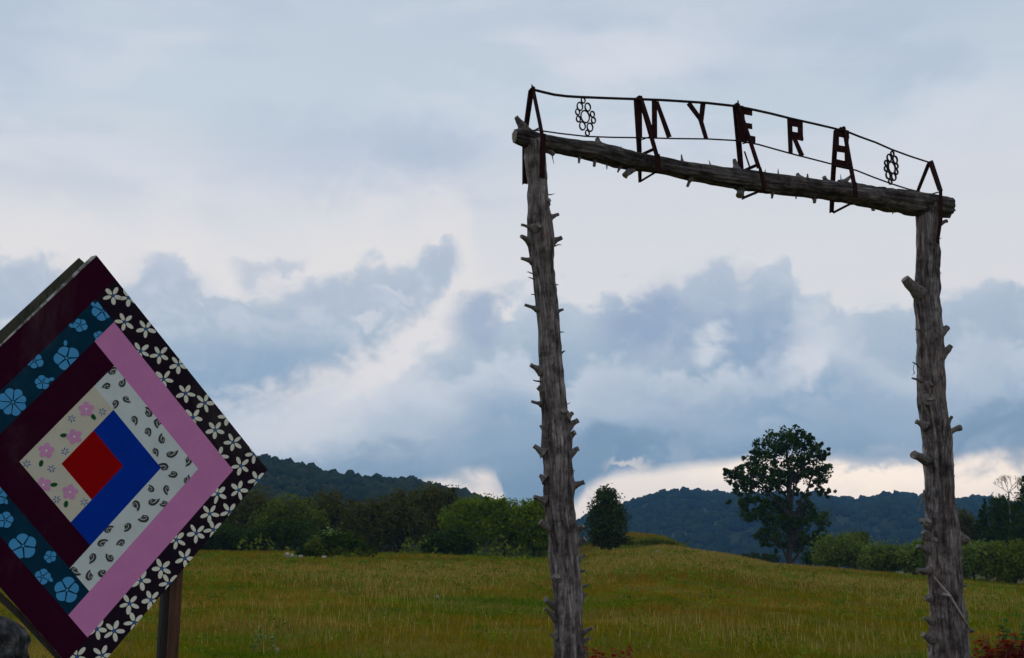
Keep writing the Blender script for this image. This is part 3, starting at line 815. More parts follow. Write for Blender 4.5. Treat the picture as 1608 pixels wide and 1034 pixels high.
tree('field_bush', 'olive green bush at the right edge of the view', 'shrub', 87, (1595, 915), [(1590, 876, 30, 20), (1620, 880, 34, 26), (1580, 896, 30, 18)],
     8500, 0.12, G_OLIVE, 0.07, 'bushes at the right of the field', clump=0.3, ntips=8, part='foliage', tname='stem')
tree('lowland_shrub', 'dull grey green shrub in the dip left of the oak trunk', 'shrub', 128, (1195, 895), [(1180, 880, 22, 9), (1208, 880, 18, 9)],
     1800, 0.15, G_CEDAR, 0.07, clump=0.3, ntips=6, part='foliage', tname='stem')
tree('lowland_shrub', 'dark shrub under the oak crown right of its trunk', 'shrub', 124, (1275, 895), [(1275, 878, 20, 10), (1298, 870, 16, 16)],
     2500, 0.15, G_DARK, 0.07, clump=0.3, ntips=6, part='foliage', tname='stem')
tree('mound_shrub', 'bright low shrub on the green mound beside the rounded evergreen', 'shrub', 105, (1000, 862), [(995, 852, 20, 6), (1030, 853, 26, 5), (1065, 856, 18, 4)],
     3000, 0.10, G_OLIVE, 0.05, clump=0.4, ntips=4, part='foliage', tname='stem')


def conifer(label, Y, px, top, base, wpx, mt, n=4500):
    bl = []; k = 8
    for i in range(k):
        u = i / (k - 1); bl.append((px, top + (base - top) * (0.06 + 0.88 * u), wpx * (0.12 + 0.88 * u) , (base - top) / k * 0.75))
    tree('conifer_tree', label, 'tree', Y, (px, 880), bl, n, 0.14, mt, 0.14, 'dark trees beyond the right post', clump=0.3, trunk_top=(px, top + 3), ntips=10)


conifer('dark pointed conifer, leftmost beyond the right log post', 128, 1545, 788, 872, 22, G_DARK)
conifer('tallest dark conifer at the right edge', 122, 1612, 742, 872, 44, G_DARK, 8000)
tree('dark_tree', 'dark rounded tree between the two conifers', 'tree', 126, (1578, 880), [(1572, 800, 20, 18), (1585, 815, 24, 24), (1570, 840, 26, 26)], 7000, 0.15, G_DARK, 0.15,
     'dark trees beyond the right post', clump=0.3)
tree('dark_tree', 'low brownish tree right behind the right log post', 'tree', 130, (1515, 880), [(1512, 820, 18, 18), (1520, 845, 24, 24)], 4500, 0.15, G_BROWN, 0.15,
     'dark trees beyond the right post', clump=0.3)
# bare tree
bx = at(1587, 860, 124); root = Vector((bx.x, bx.y, float(tz(bx.x, bx.y))))
e = thing('bare_tree', 'leafless grey tree poking above the dark trees at the right edge', 'tree', root)
mb = MB(); tp = at(1584, 775, 124); mb.tube([root, root.lerp(tp, .5), tp], [0.16, .11, 0.07], 7)
tw = MB()


def grow(p, d, L, r_, lvl):
    e_ = p + d * L; tw.tube([p, p.lerp(e_, 0.5) + Vector((random.uniform(-1, 1), random.uniform(-1, 1), 0)) * L * .06, e_], [r_, r_ * .8, r_ * 0.6], 4, False)
    if lvl:
        for _ in range(3): grow(p.lerp(e_, random.uniform(0.6, 1)), (d + Vector((random.uniform(-1, 1), random.uniform(-1, 1), random.uniform(-.2, .6))) * 0.75).normalized(), L * 0.68, r_ * 0.6, lvl - 1)


for dx in (-0.9, -0.3, 0.4, 0.9): grow(tp, Vector((dx, random.uniform(-.4, .4), 0.8)).normalized(), 0.95, 0.04, 5)
mb.build('trunk', MAT['barkpale'], e, True); tw.build('branches', MAT['barkpale'], e)

# ------------------------------------------------------------------ weedy mound with stones
YM = 77
bx = at(525, 878, YM); gz = float(tz(bx.x, YM))
e = thing('weed_clump', 'tangle of dark weeds on a low mound out in the field', 'plants', (bx.x, YM, gz))
P_, N_ = crown_points([(500, 862, 24, 12), (530, 856, 30, 16), (560, 862, 22, 12), (480, 870, 18, 8), (575, 868, 16, 8), (515, 846, 16, 10), (545, 850, 20, 12)], YM, 8000, 0.3)
V4, F4 = leaf_quads(P_, N_, 0.09 * RNG.uniform(0.6, 1.3, len(P_)), 0.9); np_mesh('foliage', V4, F4, G_DARK, e, RNG.random(len(P_)))
P_, N_ = crown_points([(497, 858, 18, 10), (555, 870, 26, 8), (525, 868, 30, 8)], YM - 0.7, 2500, 0.3)
V4, F4 = leaf_quads(P_, N_, 0.08 * RNG.uniform(0.6, 1.3, len(P_)), 0.9); np_mesh('foliage', V4, F4, G_OLIVE, e, RNG.random(len(P_)))
mb = MB()
for _ in range(60):
    q = Vector((bx.x + random.gauss(0, 1.1), YM + random.gauss(0, .5), gz)); mb.tube([q, q + Vector((random.gauss(0, .15), 0, random.uniform(.5, 1.2)))], [.012, .004], 4, False)
mb.build('stems', G_OLIVE, e)['kind'] = 'stuff'
s1 = at(518, 870, YM - 0.4)
e = thing('big_leaf_weed', 'pale broad leafed weed standing tallest on the mound', 'plant', (s1.x, YM - .4, gz))
mb = MB(); lf = MB()
for k in range(7):
    tp = at(495 + k * 7 + random.uniform(-3, 3), 826 + abs(k - 3.5) * 4 + random.uniform(0, 5), YM - .4 + random.uniform(-.4, .3))
    st = Vector((s1.x + random.uniform(-.3, .3), YM - .4, gz)); mb.tube([st, st.lerp(tp, .5) + Vector((0, 0, .1)), tp], [.02, .015, .008], 5)
    for j in range(34):
        q = st.lerp(tp, random.uniform(.4, 1.03)) + Vector((random.gauss(0, .12), random.gauss(0, .12), random.gauss(0, .06))); a_ = random.uniform(0, 2 * PI); L = random.uniform(.18, .34)
        d = Vector((math.cos(a_), math.sin(a_), random.uniform(-.2, .6))).normalized(); sd_ = d.cross(Vector((0, 0, 1))).normalized() * L * .36
        lf.add([q, q + d * L * .45 + sd_, q + d * L + Vector((0, 0, -.04)), q + d * L * .45 - sd_], [[0, 1, 2, 3]])
mb.build('stems', G_OLIVE, e)['kind'] = 'stuff'; o = lf.build('foliage', G_WEED, e); at_ = o.data.attributes.new('tint', 'FLOAT', 'FACE'); at_.data.foreach_set('value', RNG.random(len(o.data.polygons)).astype(np.float32))


def rock(name, label, px, py, Y, wpx, hpx, mt, group=None, sink=0.3):
    c = at(px, py, Y); w = wpx * Y / 1836; h = hpx * Y / 1836
    gz_ = float(tz(c.x, Y)); c.z = max(c.z, gz_ + h * .1)
    V = []; n1_, n2_ = 7, 10; fs = []; sd = random.random() * 50
    for i in range(n1_):
        ph = -PI / 2 + PI * i / (n1_ - 1)
        for j in range(n2_):
            th = 2 * PI * j / n2_; d = Vector((math.cos(ph) * math.cos(th), math.cos(ph) * math.sin(th), math.sin(ph)))
            k = 1 + 0.35 * mnoise.noise(d * 1.6 + Vector((sd, 0, 0)))
            V.append(c + Vector((d.x * w / 2 * k, d.y * w / 2 * k, d.z * h / 2 * k)))
    for i in range(n1_ - 1):
        for j in range(n2_): fs.append([i * n2_ + j, i * n2_ + (j + 1) % n2_, (i + 1) * n2_ + (j + 1) % n2_, (i + 1) * n2_ + j])
    me = bpy.data.meshes.new(name); me.from_pydata([v - c for v in V], [], fs); o = link(name, me, mt); o.location = c
    return tag(o, label, 'rock', group)


m, t, b = mat('pale_limestone', 0.9); n = mnoise_tex(t, 8, 5, 0.6); t.links.new(mramp(t, n, [(0.3, (0.22, 0.21, 0.19)), (0.7, (0.5, 0.48, 0.45))]), b.inputs['Base Color']); MAT['stone'] = m
m, t, b = mat('tan_stone', 0.9); n = mnoise_tex(t, 6, 5, 0.6); t.links.new(mramp(t, n, [(0.3, (0.16, 0.12, 0.085)), (0.7, (0.34, 0.27, 0.2))]), b.inputs['Base Color']); MAT['tan'] = m
for px, py, w, h, lb in [(451, 875, 7, 5, 'small pale stone, leftmost beside the weedy mound'), (460, 877, 10, 5, 'pale stone at the left foot of the weedy mound'),
                         (472, 878, 7, 4, 'small pale stone third from the left at the mound'), (509, 879, 8, 4, 'pale stone lying below the pale broad leafed weed'),
                         (526, 879, 7, 3, 'flat pale stone at the right foot of the weedy mound')]:
    rock('stone', lb, px, py - 3, YM - 2.2, w, h * 1.6, MAT['stone'], 'stones around the weedy mound')
rock('boulder', 'tan boulder half hidden in grass right of the left log post', 1032, 875, 76, 15, 12, MAT['tan'])
rock('white_stone', 'tiny white stone in the grass left of centre', 687, 942, 36, 5, 8, MAT['stone'])
rock('white_stone', 'tiny white stone low in the grass right of the quilt board', 435, 1022, 19.2, 5, 9, MAT['stone'])


# ------------------------------------------------------------------ log gateway
PL = at(845, 225, 13.1)                       # left end of the beam
r_ = ray(1458, 325); rl = ray(845, 225)
PR = EYEP + r_ * ((PL.z - EYE) / r_.z)        # same height on the right
GD = Vector((PR.x - PL.x, PR.y - PL.y, 0)).normalized()
GN = Vector((GD.y, -GD.x, 0))                 # towards the viewer's side
print('gate', PL, PR, 'width', (PR - PL).length, GN)


def G(px, py, off=0.0):
    return on_plane(px, py, PL + GN * off, GN)


def gscale(p): return (p - EYEP).dot(FW) / F


def log_tube(name, centers, radii_, mt, parent, seed, rings=300, sides=80, ridge=0.25, end_caps=(True, True), knots=()):
    """barkless trunk with long flutes, checks and swollen knots; uv in metres"""
    cs = [Vector(c_) for c_ in centers]
    L = [0]
    for a_, b_ in zip(cs, cs[1:]): L.append(L[-1] + (b_ - a_).length)
    tot = L[-1]; V = []; uvs = []
    d0 = (cs[-1] - cs[0]).normalized(); a0 = d0.cross(GN).normalized(); b0 = d0.cross(a0)
    S = np.linspace(0, tot, rings)
    cxs = [np.interp(S, L, [c_[k] for c_ in cs]) for k in range(3)]
    rs = np.interp(S, L, radii_)
    # smooth the polyline
    for arr in cxs + [rs]:
        for _ in range(10): arr[1:-1] = (arr[:-2] + 2 * arr[1:-1] + arr[2:]) / 4
    for i in range(rings):
        c_ = Vector((cxs[0][i], cxs[1][i], cxs[2][i])); tw_ = S[i] * 0.35
        for j in range(sides):
            th = 2 * PI * j / sides; tt = th + tw_ * 0.25
            p1 = mnoise.noise(Vector((math.cos(tt) * 1.6, math.sin(tt) * 1.6, S[i] * 0.45 + seed)))
            p2 = mnoise.noise(Vector((math.cos(tt) * 4.5, math.sin(tt) * 4.5, S[i] * 0.9 + seed * 2)))
            p3 = mnoise.noise(Vector((math.cos(tt) * 11, math.sin(tt) * 11, S[i] * 1.8 + seed * 3)))
            p4 = mnoise.noise(Vector((math.cos(tt) * 2.6 + 9, math.sin(tt) * 2.6, S[i] * 0.55 + seed * 5)))
            p5 = mnoise.noise(Vector((math.cos(th) * 7, math.sin(th) * 7, S[i] * 9 + seed)))
            p6 = mnoise.noise(Vector((math.cos(th) * 3, math.sin(th) * 3, S[i] * 3.2 + seed)))
            ms = min(1.3, max(0.1, 0.55 + 2.2 * mnoise.noise(Vector((math.cos(th) * 1.1, math.sin(th) * 1.1, S[i] * 0.9 + seed * 7)))))
            p2 *= ms; p3 = 0.1 + (p3 - 0.1) * ms; p5 *= ms
            k = 1 + ridge * 0.7 * p1 + ridge * 0.8 * p2 - ridge * ms * 1.5 * max(0, 0.16 - abs(p4)) / 0.16 * 0.55 - ridge * 1.1 * max(0, p3 - 0.10) + ridge * 0.30 * p5 + ridge * 0.45 * p6
            dv = a0 * math.cos(th) + b0 * math.sin(th)
            V.append(c_ + dv * rs[i] * k)
    V = [list(v) for v in V]
    V = np.array(V)
    for kp, kr, kh in knots:      # swelling around a branch base
        d = np.linalg.norm(V - np.array(kp), axis=1); ci = np.array([cxs[0], cxs[1], cxs[2]]).T.repeat(sides, 0)
        w = np.exp(-(d / kr) ** 2) * kh
        o_ = V - ci; o_ /= np.linalg.norm(o_, axis=1)[:, None] + 1e-9
        V += o_ * w[:, None]
    o0 = np.array(base_of(parent)); me = bpy.data.meshes.new(name)
    fs = []
    for i in range(rings - 1):
        for j in range(sides): fs.append([i * sides + j, i * sides + (j + 1) % sides, (i + 1) * sides + (j + 1) % sides, (i + 1) * sides + j])
    nb = len(fs)
    e0 = len(V); e1 = e0 + 1
    cen0 = np.array([cxs[k][0] for k in range(3)]); cen1 = np.array([cxs[k][-1] for k in range(3)])
    V = np.vstack([V, cen0, cen1])
    for j in range(sides): fs.append([e0, (j + 1) % sides, j]); fs.append([e1, (rings - 1) * sides + j, (rings - 1) * sides + (j + 1) % sides])
    me.from_pydata((V - o0).tolist(), [], fs)
    uvl = me.uv_layers.new(name='UVMap').data; circ = 2 * PI * float(np.mean(rs))
    for pi_ in range(nb):
        i, j = divmod(pi_, sides); pl = me.polygons[pi_]
        for li, (ii, jj) in zip(pl.loop_indices, ((i, j), (i, j + 1), (i + 1, j + 1), (i + 1, j))):
            u = jj / sides; uvl[li].uv = (abs(2 * u - 1) * circ * 0.5 + (0.0 if u <= .5 else 0.0) + seed * 3.1 + (jj / sides) * circ * 0.5, S[ii] + seed)
    me.polygons.foreach_set('use_smooth', [True] * nb + [False] * (len(fs) - nb))
    me.polygons.foreach_set('material_index', [0] * nb + [1] * (len(fs) - nb))
    o = link(name, me, [mt, MAT['cut']], parent)
    return o


gate = thing('log_gateway', 'tall gateway of three weathered branch stubbed logs at the field edge', 'gateway', ((PL.x + PR.x) / 2, (PL.y + PR.y) / 2, 0))


def post(rows, mt, label, seed, stubs, fronts):
    cs, rd = [], []
    for l_, r__, y_ in rows:
        c_ = G((l_ + r__) / 2, y_); s_ = gscale(c_)
        cs.append(c_); rd.append((r__ - l_) / 2 * s_ * 0.97)
    kn = []
    for st in stubs:
        if st[4] >= 5: p_ = G(st[0], st[1]); kn.append((p_, st[4] * gscale(p_) * 1.2, min(st[4], 12) * gscale(p_) * 0.16))
    for fx, fy, fw, fl in fronts:
        p_ = G(fx, fy, 0.17); kn.append((p_, fw * gscale(p_) * 1.0, fw * gscale(p_) * 0.25))
    o = log_tube('log_post', cs, rd, mt, gate, seed, knots=kn); o['label'] = label
    add_stubs(o, stubs, fronts)
    return o


def add_stubs(o, stubs, fronts, foff=0.15):
    for bx_, by_, tx_, ty_, wb, wt in stubs:
        off = random.uniform(-0.03, 0.07)
        a_ = G(bx_, by_, 0.0); b_ = G(tx_, ty_, off); s_ = gscale(a_)
        back = (a_ - b_).normalized() * 5 * s_
        mb = MB(); L = (b_ - a_).length
        if wb <= 3.2:
            mid = a_.lerp(b_, .5) + Vector((0, 0, random.uniform(-.12, .12) * L))
            mb.tube([a_ + back, a_, mid, b_], [wb * s_ * .5, wb * s_ * .5, wb * s_ * .4, wt * s_ * .3], 6)
            mb.build('twig', MAT['stub'], o)
        else:
            mb.tube([a_ + back * 1.2, a_ + back * .3, a_.lerp(b_, .3), a_.lerp(b_, .65) + Vector((0, 0, random.uniform(-.04, .04) * L)), b_.lerp(a_, 0.03)], [wb * s_ * (1.15 if wb < 10 else .7), wb * s_ * (.82 if wb < 10 else .66), wb * s_ * .52, (wb + wt) / 4 * s_, wt * s_ * .55], 10, True, 0, 0.13)
            mb.mi[-1] = 1
            mb.build('branch_stub', [MAT['stub'], MAT['cut']], o)
    for fx, fy, fw, fl in fronts:
        p0 = G(fx, fy, foff - 0.06); s_ = gscale(p0)
        dirv = (GN + Vector((random.uniform(-.4, .4), 0, 0.45))).normalized()
        L = fl * s_; mb = MB()
        mb.tube([p0, p0 + dirv * L * .5, p0 + dirv * L], [fw * s_ * 1.0, fw * s_ * .6, fw * s_ * .5], 10, True, 0, 0.12); mb.mi[-1] = 1
        mb.build('branch_stub', [MAT['stub'], MAT['cut']], o)


rowsL = [(824, 856, 222), (825, 857, 245), (830, 861, 290), (830.6, 862, 320), (830.6, 867, 356), (830.6, 870, 375), (832, 869, 399), (838, 871, 442), (841.5, 876, 483),
         (845, 879, 524), (846.5, 882, 562), (848.3, 887.5, 615), (850, 890.5, 653), (850.5, 895, 681), (852, 897, 716), (853, 899, 741), (852, 901, 766), (853, 902, 791),
         (856.7, 905, 817), (860, 910, 841), (861.6, 911, 878), (868, 914.5, 927), (869, 918, 977), (871, 920, 1026), (869, 925, 1070), (862, 934, 1120)]
stubL = [(862, 306, 871, 304, 2, 1), (867, 341, 877, 337, 6, 5), (831, 357, 818, 353, 5, 4), (831, 379, 818, 371, 9, 6), (871, 378, 883, 373, 8, 6), (871, 387, 882, 385, 2.5, 1.5),
         (832, 409, 819, 406, 7, 5), (833, 429, 827, 427.5, 2, 1), (835, 437.5, 829, 436, 2, 1), (839, 463, 834, 463, 2, 2), (871, 448, 877, 448, 2.5, 2),
         (839, 484, 824, 479, 5.5, 4.5), (876, 489, 885, 486, 5, 3.5), (878, 522, 886, 522, 2.4, 1.5), (881, 555, 887, 551.5, 3, 2),
         (882, 555.5, 887.5, 551, 3, 2), (845, 580, 833, 573, 8, 6.5), (846, 599, 837, 597, 3, 2.5), (856, 618, 844, 608, 9, 7), (847, 634, 835, 631, 5, 4.5),
         (889, 635, 896, 632, 2, 1), (892, 656, 899, 649, 8, 6), (896, 667, 908, 660, 9, 7.5), (896, 684, 903, 679, 9, 8), (856, 681, 848, 668, 5, 3.5),
         (850, 709, 838, 700, 9, 6), (898, 711, 909, 704, 9, 7), (899, 740, 903, 740, 2, 1), (853, 751, 848, 747, 8, 6), (902, 762, 918, 757, 9, 6.5), (851, 785, 838, 780, 8, 6),
         (862, 828, 848, 819, 11, 9), (907, 832, 916, 826, 8, 6), (909, 852, 919, 846, 10, 8), (912, 876, 918, 872, 6, 5), (912, 898, 920, 896, 4, 3), (914, 922, 923, 918, 5, 4),
         (914, 938, 920, 932, 8, 7), (868, 950, 856, 941, 10, 8), (868, 968, 855, 955, 6, 4), (919, 992, 931, 986, 6, 4), (919, 1006, 930, 1001, 5, 3), (871, 1000, 864, 996, 5, 4)]
frontL = [(858, 318, 8, 7), (841, 359, 10, 10), (859, 387, 9, 6), (884, 650, 11, 11), (886, 692, 7, 7), (880, 752, 8, 6), (884, 846, 10, 9), (874, 909, 9, 9), (892, 1005, 11, 6), (905, 960, 10, 5)]
rowsR = [(1438, 1475, 322), (1438, 1475, 365), (1439, 1474, 387), (1438, 1473.5, 428), (1436, 1473.5, 468), (1437.5, 1476, 495), (1439.5, 1479, 522), (1440, 1481, 549), (1440, 1481.5, 577),
         (1441, 1483, 604), (1443, 1484, 631), (1446, 1490, 668), (1449, 1493, 700), (1451, 1496, 740), (1452, 1499, 780), (1451, 1504, 820), (1452, 1508, 860), (1455, 1510, 900),
         (1458, 1513, 940), (1459, 1518, 980), (1461, 1522, 1032), (1458, 1530, 1075), (1452, 1540, 1100)]
stubR = [(1472, 374, 1479, 374, 2, 1), (1472, 429, 1479, 429, 2, 1), (1472, 448, 1476, 448, 2, 2), (1442, 460, 1420, 437, 18, 13), (1445, 519, 1438, 517, 3.5, 3), (1478, 524, 1488, 515, 12, 9),
         (1480, 558, 1494, 543, 12, 7), (1443, 577, 1433, 569, 3, 2.5), (1442, 597, 1432, 594, 3.5, 3), (1484, 662, 1486, 645, 7, 4), (1488, 665, 1495, 654, 6, 4.5), (1490, 679, 1508, 672, 8, 9),
         (1448, 667, 1438, 662, 8, 7), (1452, 722, 1434, 714, 13, 12), (1496, 750, 1499, 747, 3, 3), (1454, 822, 1445, 817, 8, 7), (1453, 840, 1449, 836, 8, 6), (1454, 863, 1440, 858, 8, 6),
         (1456, 897, 1440, 896, 7, 5.5), (1506, 845, 1519, 850, 17, 13), (1458, 940, 1452, 940, 10, 8), (1459, 975, 1450, 970, 6, 4), (1461, 1004, 1449, 996, 11, 8), (1512, 920, 1518, 920, 4, 3), (1520, 992, 1530, 990, 6, 5)]
frontR = [(1458, 605, 8, 6), (1460, 626, 14, 5), (1476, 655, 9, 5), (1472, 690, 9, 4), (1456, 820, 8, 5), (1468, 850, 8, 4), (1484, 848, 9, 4), (1484, 932, 8, 9)]
postL = post(rowsL, MAT['log_left'], 'left log post with many short branch stubs', 1.7, stubL, frontL)
postR = post(rowsR, MAT['log_right'], 'thicker reddish right log post with one large stub near the top', 5.2, stubR, frontR)
# bleached split branch leaning over the right post, hanging strip of bark
mb = MB(); mb.tube([G(1467, 906, .2), G(1478, 920, .215), G(1491, 935, .235), G(1508, 963, .24), G(1524, 990, .22)], [.006, .012, .016, .014, .008], 8, True, 0, .1); mb.build('broken_branch', MAT['bleached'], postR, True)
mb = MB(); mb.tube([G(1481, 933, .21), G(1494, 937, .25)], [.02, .012], 8); mb.build('broken_branch', MAT['bleached'], postR, True)
mb = MB(); mb.tube([G(1451, 770, .02), G(1447, 790, .03), G(1443, 803, .02)], [.012, .02, .005], 5); mb.build('bark_strip', MAT['stub'], postR)
mb = MB(); mb.tube([G(1436, 570, .02), G(1434, 580), G(1436, 586), G(1432, 590)], [.005, .004, .008, .003], 5); mb.build('bark_strip', MAT['stub'], postR)

beam_rows = [(808, 203, 224), (818, 201, 229), (835, 205, 233), (853, 210.6, 236), (880, 215.5, 241), (910, 219, 248), (935, 222.5, 253), (973, 232.5, 264), (1012, 241, 271), (1045, 246, 275), (1060, 250, 279),
             (1097, 256, 287), (1133, 262, 293), (1170, 267, 298), (1207, 272, 302), (1244, 275.5, 307.5), (1280, 282, 312), (1319, 286, 318), (1357, 291.5, 325), (1396, 296, 332),
             (1435, 301, 339), (1473, 306.5, 343), (1489, 309.5, 343)]
cs, rd = [], []
for x_, a_, b_ in beam_rows:
    c_ = G(x_, (a_ + b_) / 2); cs.append(c_); rd.append((b_ - a_) / 2 * gscale(c_) * 0.985)
stubB = [(825, 203, 810, 183, 11, 6), (814, 195, 808, 186, 4, 1.5), (910, 247, 909, 256, 4.5, 3), (934, 252, 933, 262, 5, 4), (953, 258, 953, 266, 3, 2.5), (974, 262, 970, 271, 4.5, 2.5), (990, 268, 981, 277, 10, 9),
         (939, 224, 938, 218, 8, 7), (975, 234, 975, 229, 2, 1), (1071, 252, 1070, 243, 3.5, 2), (863, 237, 870, 243, 8, 7), (866, 240, 870, 258, 2, 1), (1116, 261, 1113, 252, 2.5, 1), (1156, 264, 1153, 250, 8, 5),
         (1083, 284, 1079, 294, 5, 4), (1164, 296, 1161, 308, 13, 10), (1222, 275, 1222, 265, 2.5, 1), (1201, 274, 1202, 266, 2.5, 1), (1255, 279, 1252, 273, 7, 5), (1268, 281, 1268, 273, 3.5, 2),
         (1213, 305, 1212, 312, 4.5, 3), (1250, 307, 1250, 313, 3, 2), (1279, 310, 1279, 319, 7, 4.5), (1297, 286, 1294, 278, 8, 6), (1324, 288, 1336, 277, 8, 4), (1321, 286, 1320, 274, 2, 1), (1372, 322, 1371, 332, 7, 5),
         (1338, 318, 1338, 322, 4, 3), (1476, 352, 1488, 347, 6, 5), (1186, 300, 1186, 306, 3, 2), (1402, 333, 1402, 337, 3, 1)]
frontB = [(1034, 262, 8, 4), (1090, 275, 6, 3), (985, 248, 6, 3), (1372, 307, 7, 4)]
kn = [(G(s_[0], s_[1]), s_[4] * .008, s_[4] * 0.0018) for s_ in stubB if s_[4] >= 5]
beam = log_tube('log_beam', cs, rd, MAT['log_beam'], gate, 9.1, 300, 72, 0.24, knots=kn)
beam['label'] = 'dark lichened crossbeam log resting on both posts'
add_stubs(beam, stubB, frontB, 0.1)
print('beam r', rd[3], rd[-2])

# ------------------------------------------------------------------ wrought iron name sign
sign = thing('iron_name_sign', 'rusty iron sign with cut letters and rings between two rods above the crossbeam', 'sign', ((PL.x + PR.x) / 2, (PL.y + PR.y) / 2, PL.z + 0.2))
TH = 0.012


def bar(mb, x0_, y0_, x1_, y1_, w0, w1=None, o0=0.0, o1=None, th=TH):
    w1 = w0 if w1 is None else w1; o1 = o0 if o1 is None else o1
    a_, b_ = G(x0_, y0_, o0), G(x1_, y1_, o1)
    d = (b_ - a_).normalized(); s_ = gscale(a_)
    side = d.cross(GN).normalized()
    e_ = GN * th
    mb.add([a_ + side * w0 * s_ / 2 - e_ / 2, a_ - side * w0 * s_ / 2 - e_ / 2, b_ - side * w1 * s_ / 2 - e_ / 2, b_ + side * w1 * s_ / 2 - e_ / 2,
            a_ + side * w0 * s_ / 2 + e_ / 2, a_ - side * w0 * s_ / 2 + e_ / 2, b_ - side * w1 * s_ / 2 + e_ / 2, b_ + side * w1 * s_ / 2 + e_ / 2],
           [[0, 1, 2, 3], [7, 6, 5, 4], [0, 4, 5, 1], [1, 5, 6, 2], [2, 6, 7, 3], [3, 7, 4, 0]])


NO, FO = 0.23, -0.23     # near and far side of the beam
frames = [
    dict(far=[(835, 141, 826, 205, 8, 7, -.02, FO), (825, 205, 825, 289, 7, 7, FO, FO)], near=[(838, 141, 848, 190, 4, 4, .02, NO * .8), (848, 190, 852, 211, 4, 4, NO * .8, NO)],
         strap=[(853, 210, 851, 280, 9, 9, NO, NO)], braces=[(838, 206, 849, 200, 2.5, 2.5, FO * .5, NO * .8)], cap=(836, 140, 5), spike=(836, 138, 835, 133)),
    dict(far=[(1001, 155, 1005, 240, 9, 6, -.03, FO), (1005, 240, 1006, 286, 6, 3, FO, FO)], near=[(1007, 154, 1021, 205, 6, 5, .02, NO * .7), (1021, 205, 1032, 243, 5, 4.5, NO * .7, NO)],
         strap=[(1032, 242, 1034, 270, 9, 9, NO, NO)], braces=[(1008, 243, 1030, 233, 5, 5, FO, NO), (1004, 286, 1034, 268, 4.5, 4.5, FO, NO), (1007, 220, 1021, 215, 2, 2, FO * .6, NO * .7)], cap=(1003, 156, 8), spike=(1007, 155, 1008, 151)),
    dict(far=[(1156, 165, 1165, 268, 8, 7, -.03, FO), (1165, 268, 1166, 310, 7, 5, FO, FO)], near=[(1159, 163, 1180, 224, 5, 4, .02, NO * .7), (1180, 224, 1193, 264, 4, 4.5, NO * .7, NO)],
         strap=[(1193, 263, 1201, 296, 5, 9, NO, NO)], braces=[(1169, 268, 1192, 258, 5, 5, FO, NO), (1165, 312, 1201, 297, 5, 4.5, FO, NO), (1166, 226, 1178, 223, 2, 2, FO * .6, NO * .7), (1169, 238, 1177, 262, 2.2, 2.2, 0, 0)], cap=(1156, 166, 6), spike=(1159, 164, 1159, 158)),
    dict(far=[(1314, 204, 1309, 285, 6, 6, -.03, FO), (1309, 285, 1307, 334, 6, 5, FO, FO)], near=[(1327, 204, 1335, 250, 4, 4.5, .02, NO * .7), (1335, 250, 1342, 287, 4.5, 4.5, NO * .7, NO)],
         strap=[(1342, 286, 1344, 310, 7, 9, NO, NO)], braces=[(1309, 334, 1340, 318, 4.5, 4.5, FO, NO), (1318, 262, 1333, 265, 2, 2, FO * .6, NO * .7)], cap=(1323, 203, 6), spike=(1318, 203, 1320, 200)),
    dict(far=[(1460, 256, 1442, 301, 4.5, 3.5, -.02, FO)], near=[(1463, 254, 1478, 299, 7, 6, .02, NO)],
         strap=[(1477, 299, 1477, 345, 6, 7, NO, NO), (1477, 345, 1472, 382, 7, 5, NO, NO)], braces=[(1460, 306, 1474, 302, 2, 2, FO * .5, NO)], cap=(1461, 256, 5), spike=(1463, 255, 1464, 252))]
for fr in frames:
    cap_ = MB(); x_, y_, r0 = fr['cap']; c_ = G(x_, y_); s_ = gscale(c_)
    cap_.tube([c_ - GN * .035, c_ + GN * .035], r0 * s_ * .6, 10); bar(cap_, *fr['spike'], 3, 1.2)
    fo = cap_.build('support_frame', MAT['rust'], sign)
    for k, nm in (('far', 'leg'), ('near', 'leg'), ('strap', 'strap'), ('braces', 'brace')):
        if k in ('far', 'near'):
            mb = MB()
            for x0_, y0_, x1_, y1_, w0, w1, o0, o1 in fr[k]:
                bar(mb, x0_, y0_, x1_, y1_, w0, w1, o0, o1)
                # angle iron flange
                a_, b_ = G(x0_ - w0 * .45, y0_, o0), G(x1_ - w1 * .45, y1_, o1); f_ = GN * (-0.035)
                d_ = GD * 0.007
                mb.add([a_, a_ + f_, b_ + f_, b_, a_ + d_, a_ + f_ + d_, b_ + f_ + d_, b_ + d_], [[0, 1, 2, 3], [7, 6, 5, 4], [0, 4, 5, 1], [1, 5, 6, 2], [2, 6, 7, 3], [3, 7, 4, 0]])
            mb.build(nm, MAT['rust'], fo)
        else:
            for q in fr[k]:
                mb = MB(); bar(mb, *q[:6], q[6], q[7]); mb.build(nm, MAT['rust'], fo)
        

def letter(lbl, bars, polys=()):
    mb = MB()
    for i, q in enumerate(bars): bar(mb, *q, 0.004 * (i % 3), th=0.011)
    o = mb.build('letter', MAT['rust'], sign); o['label'] = lbl


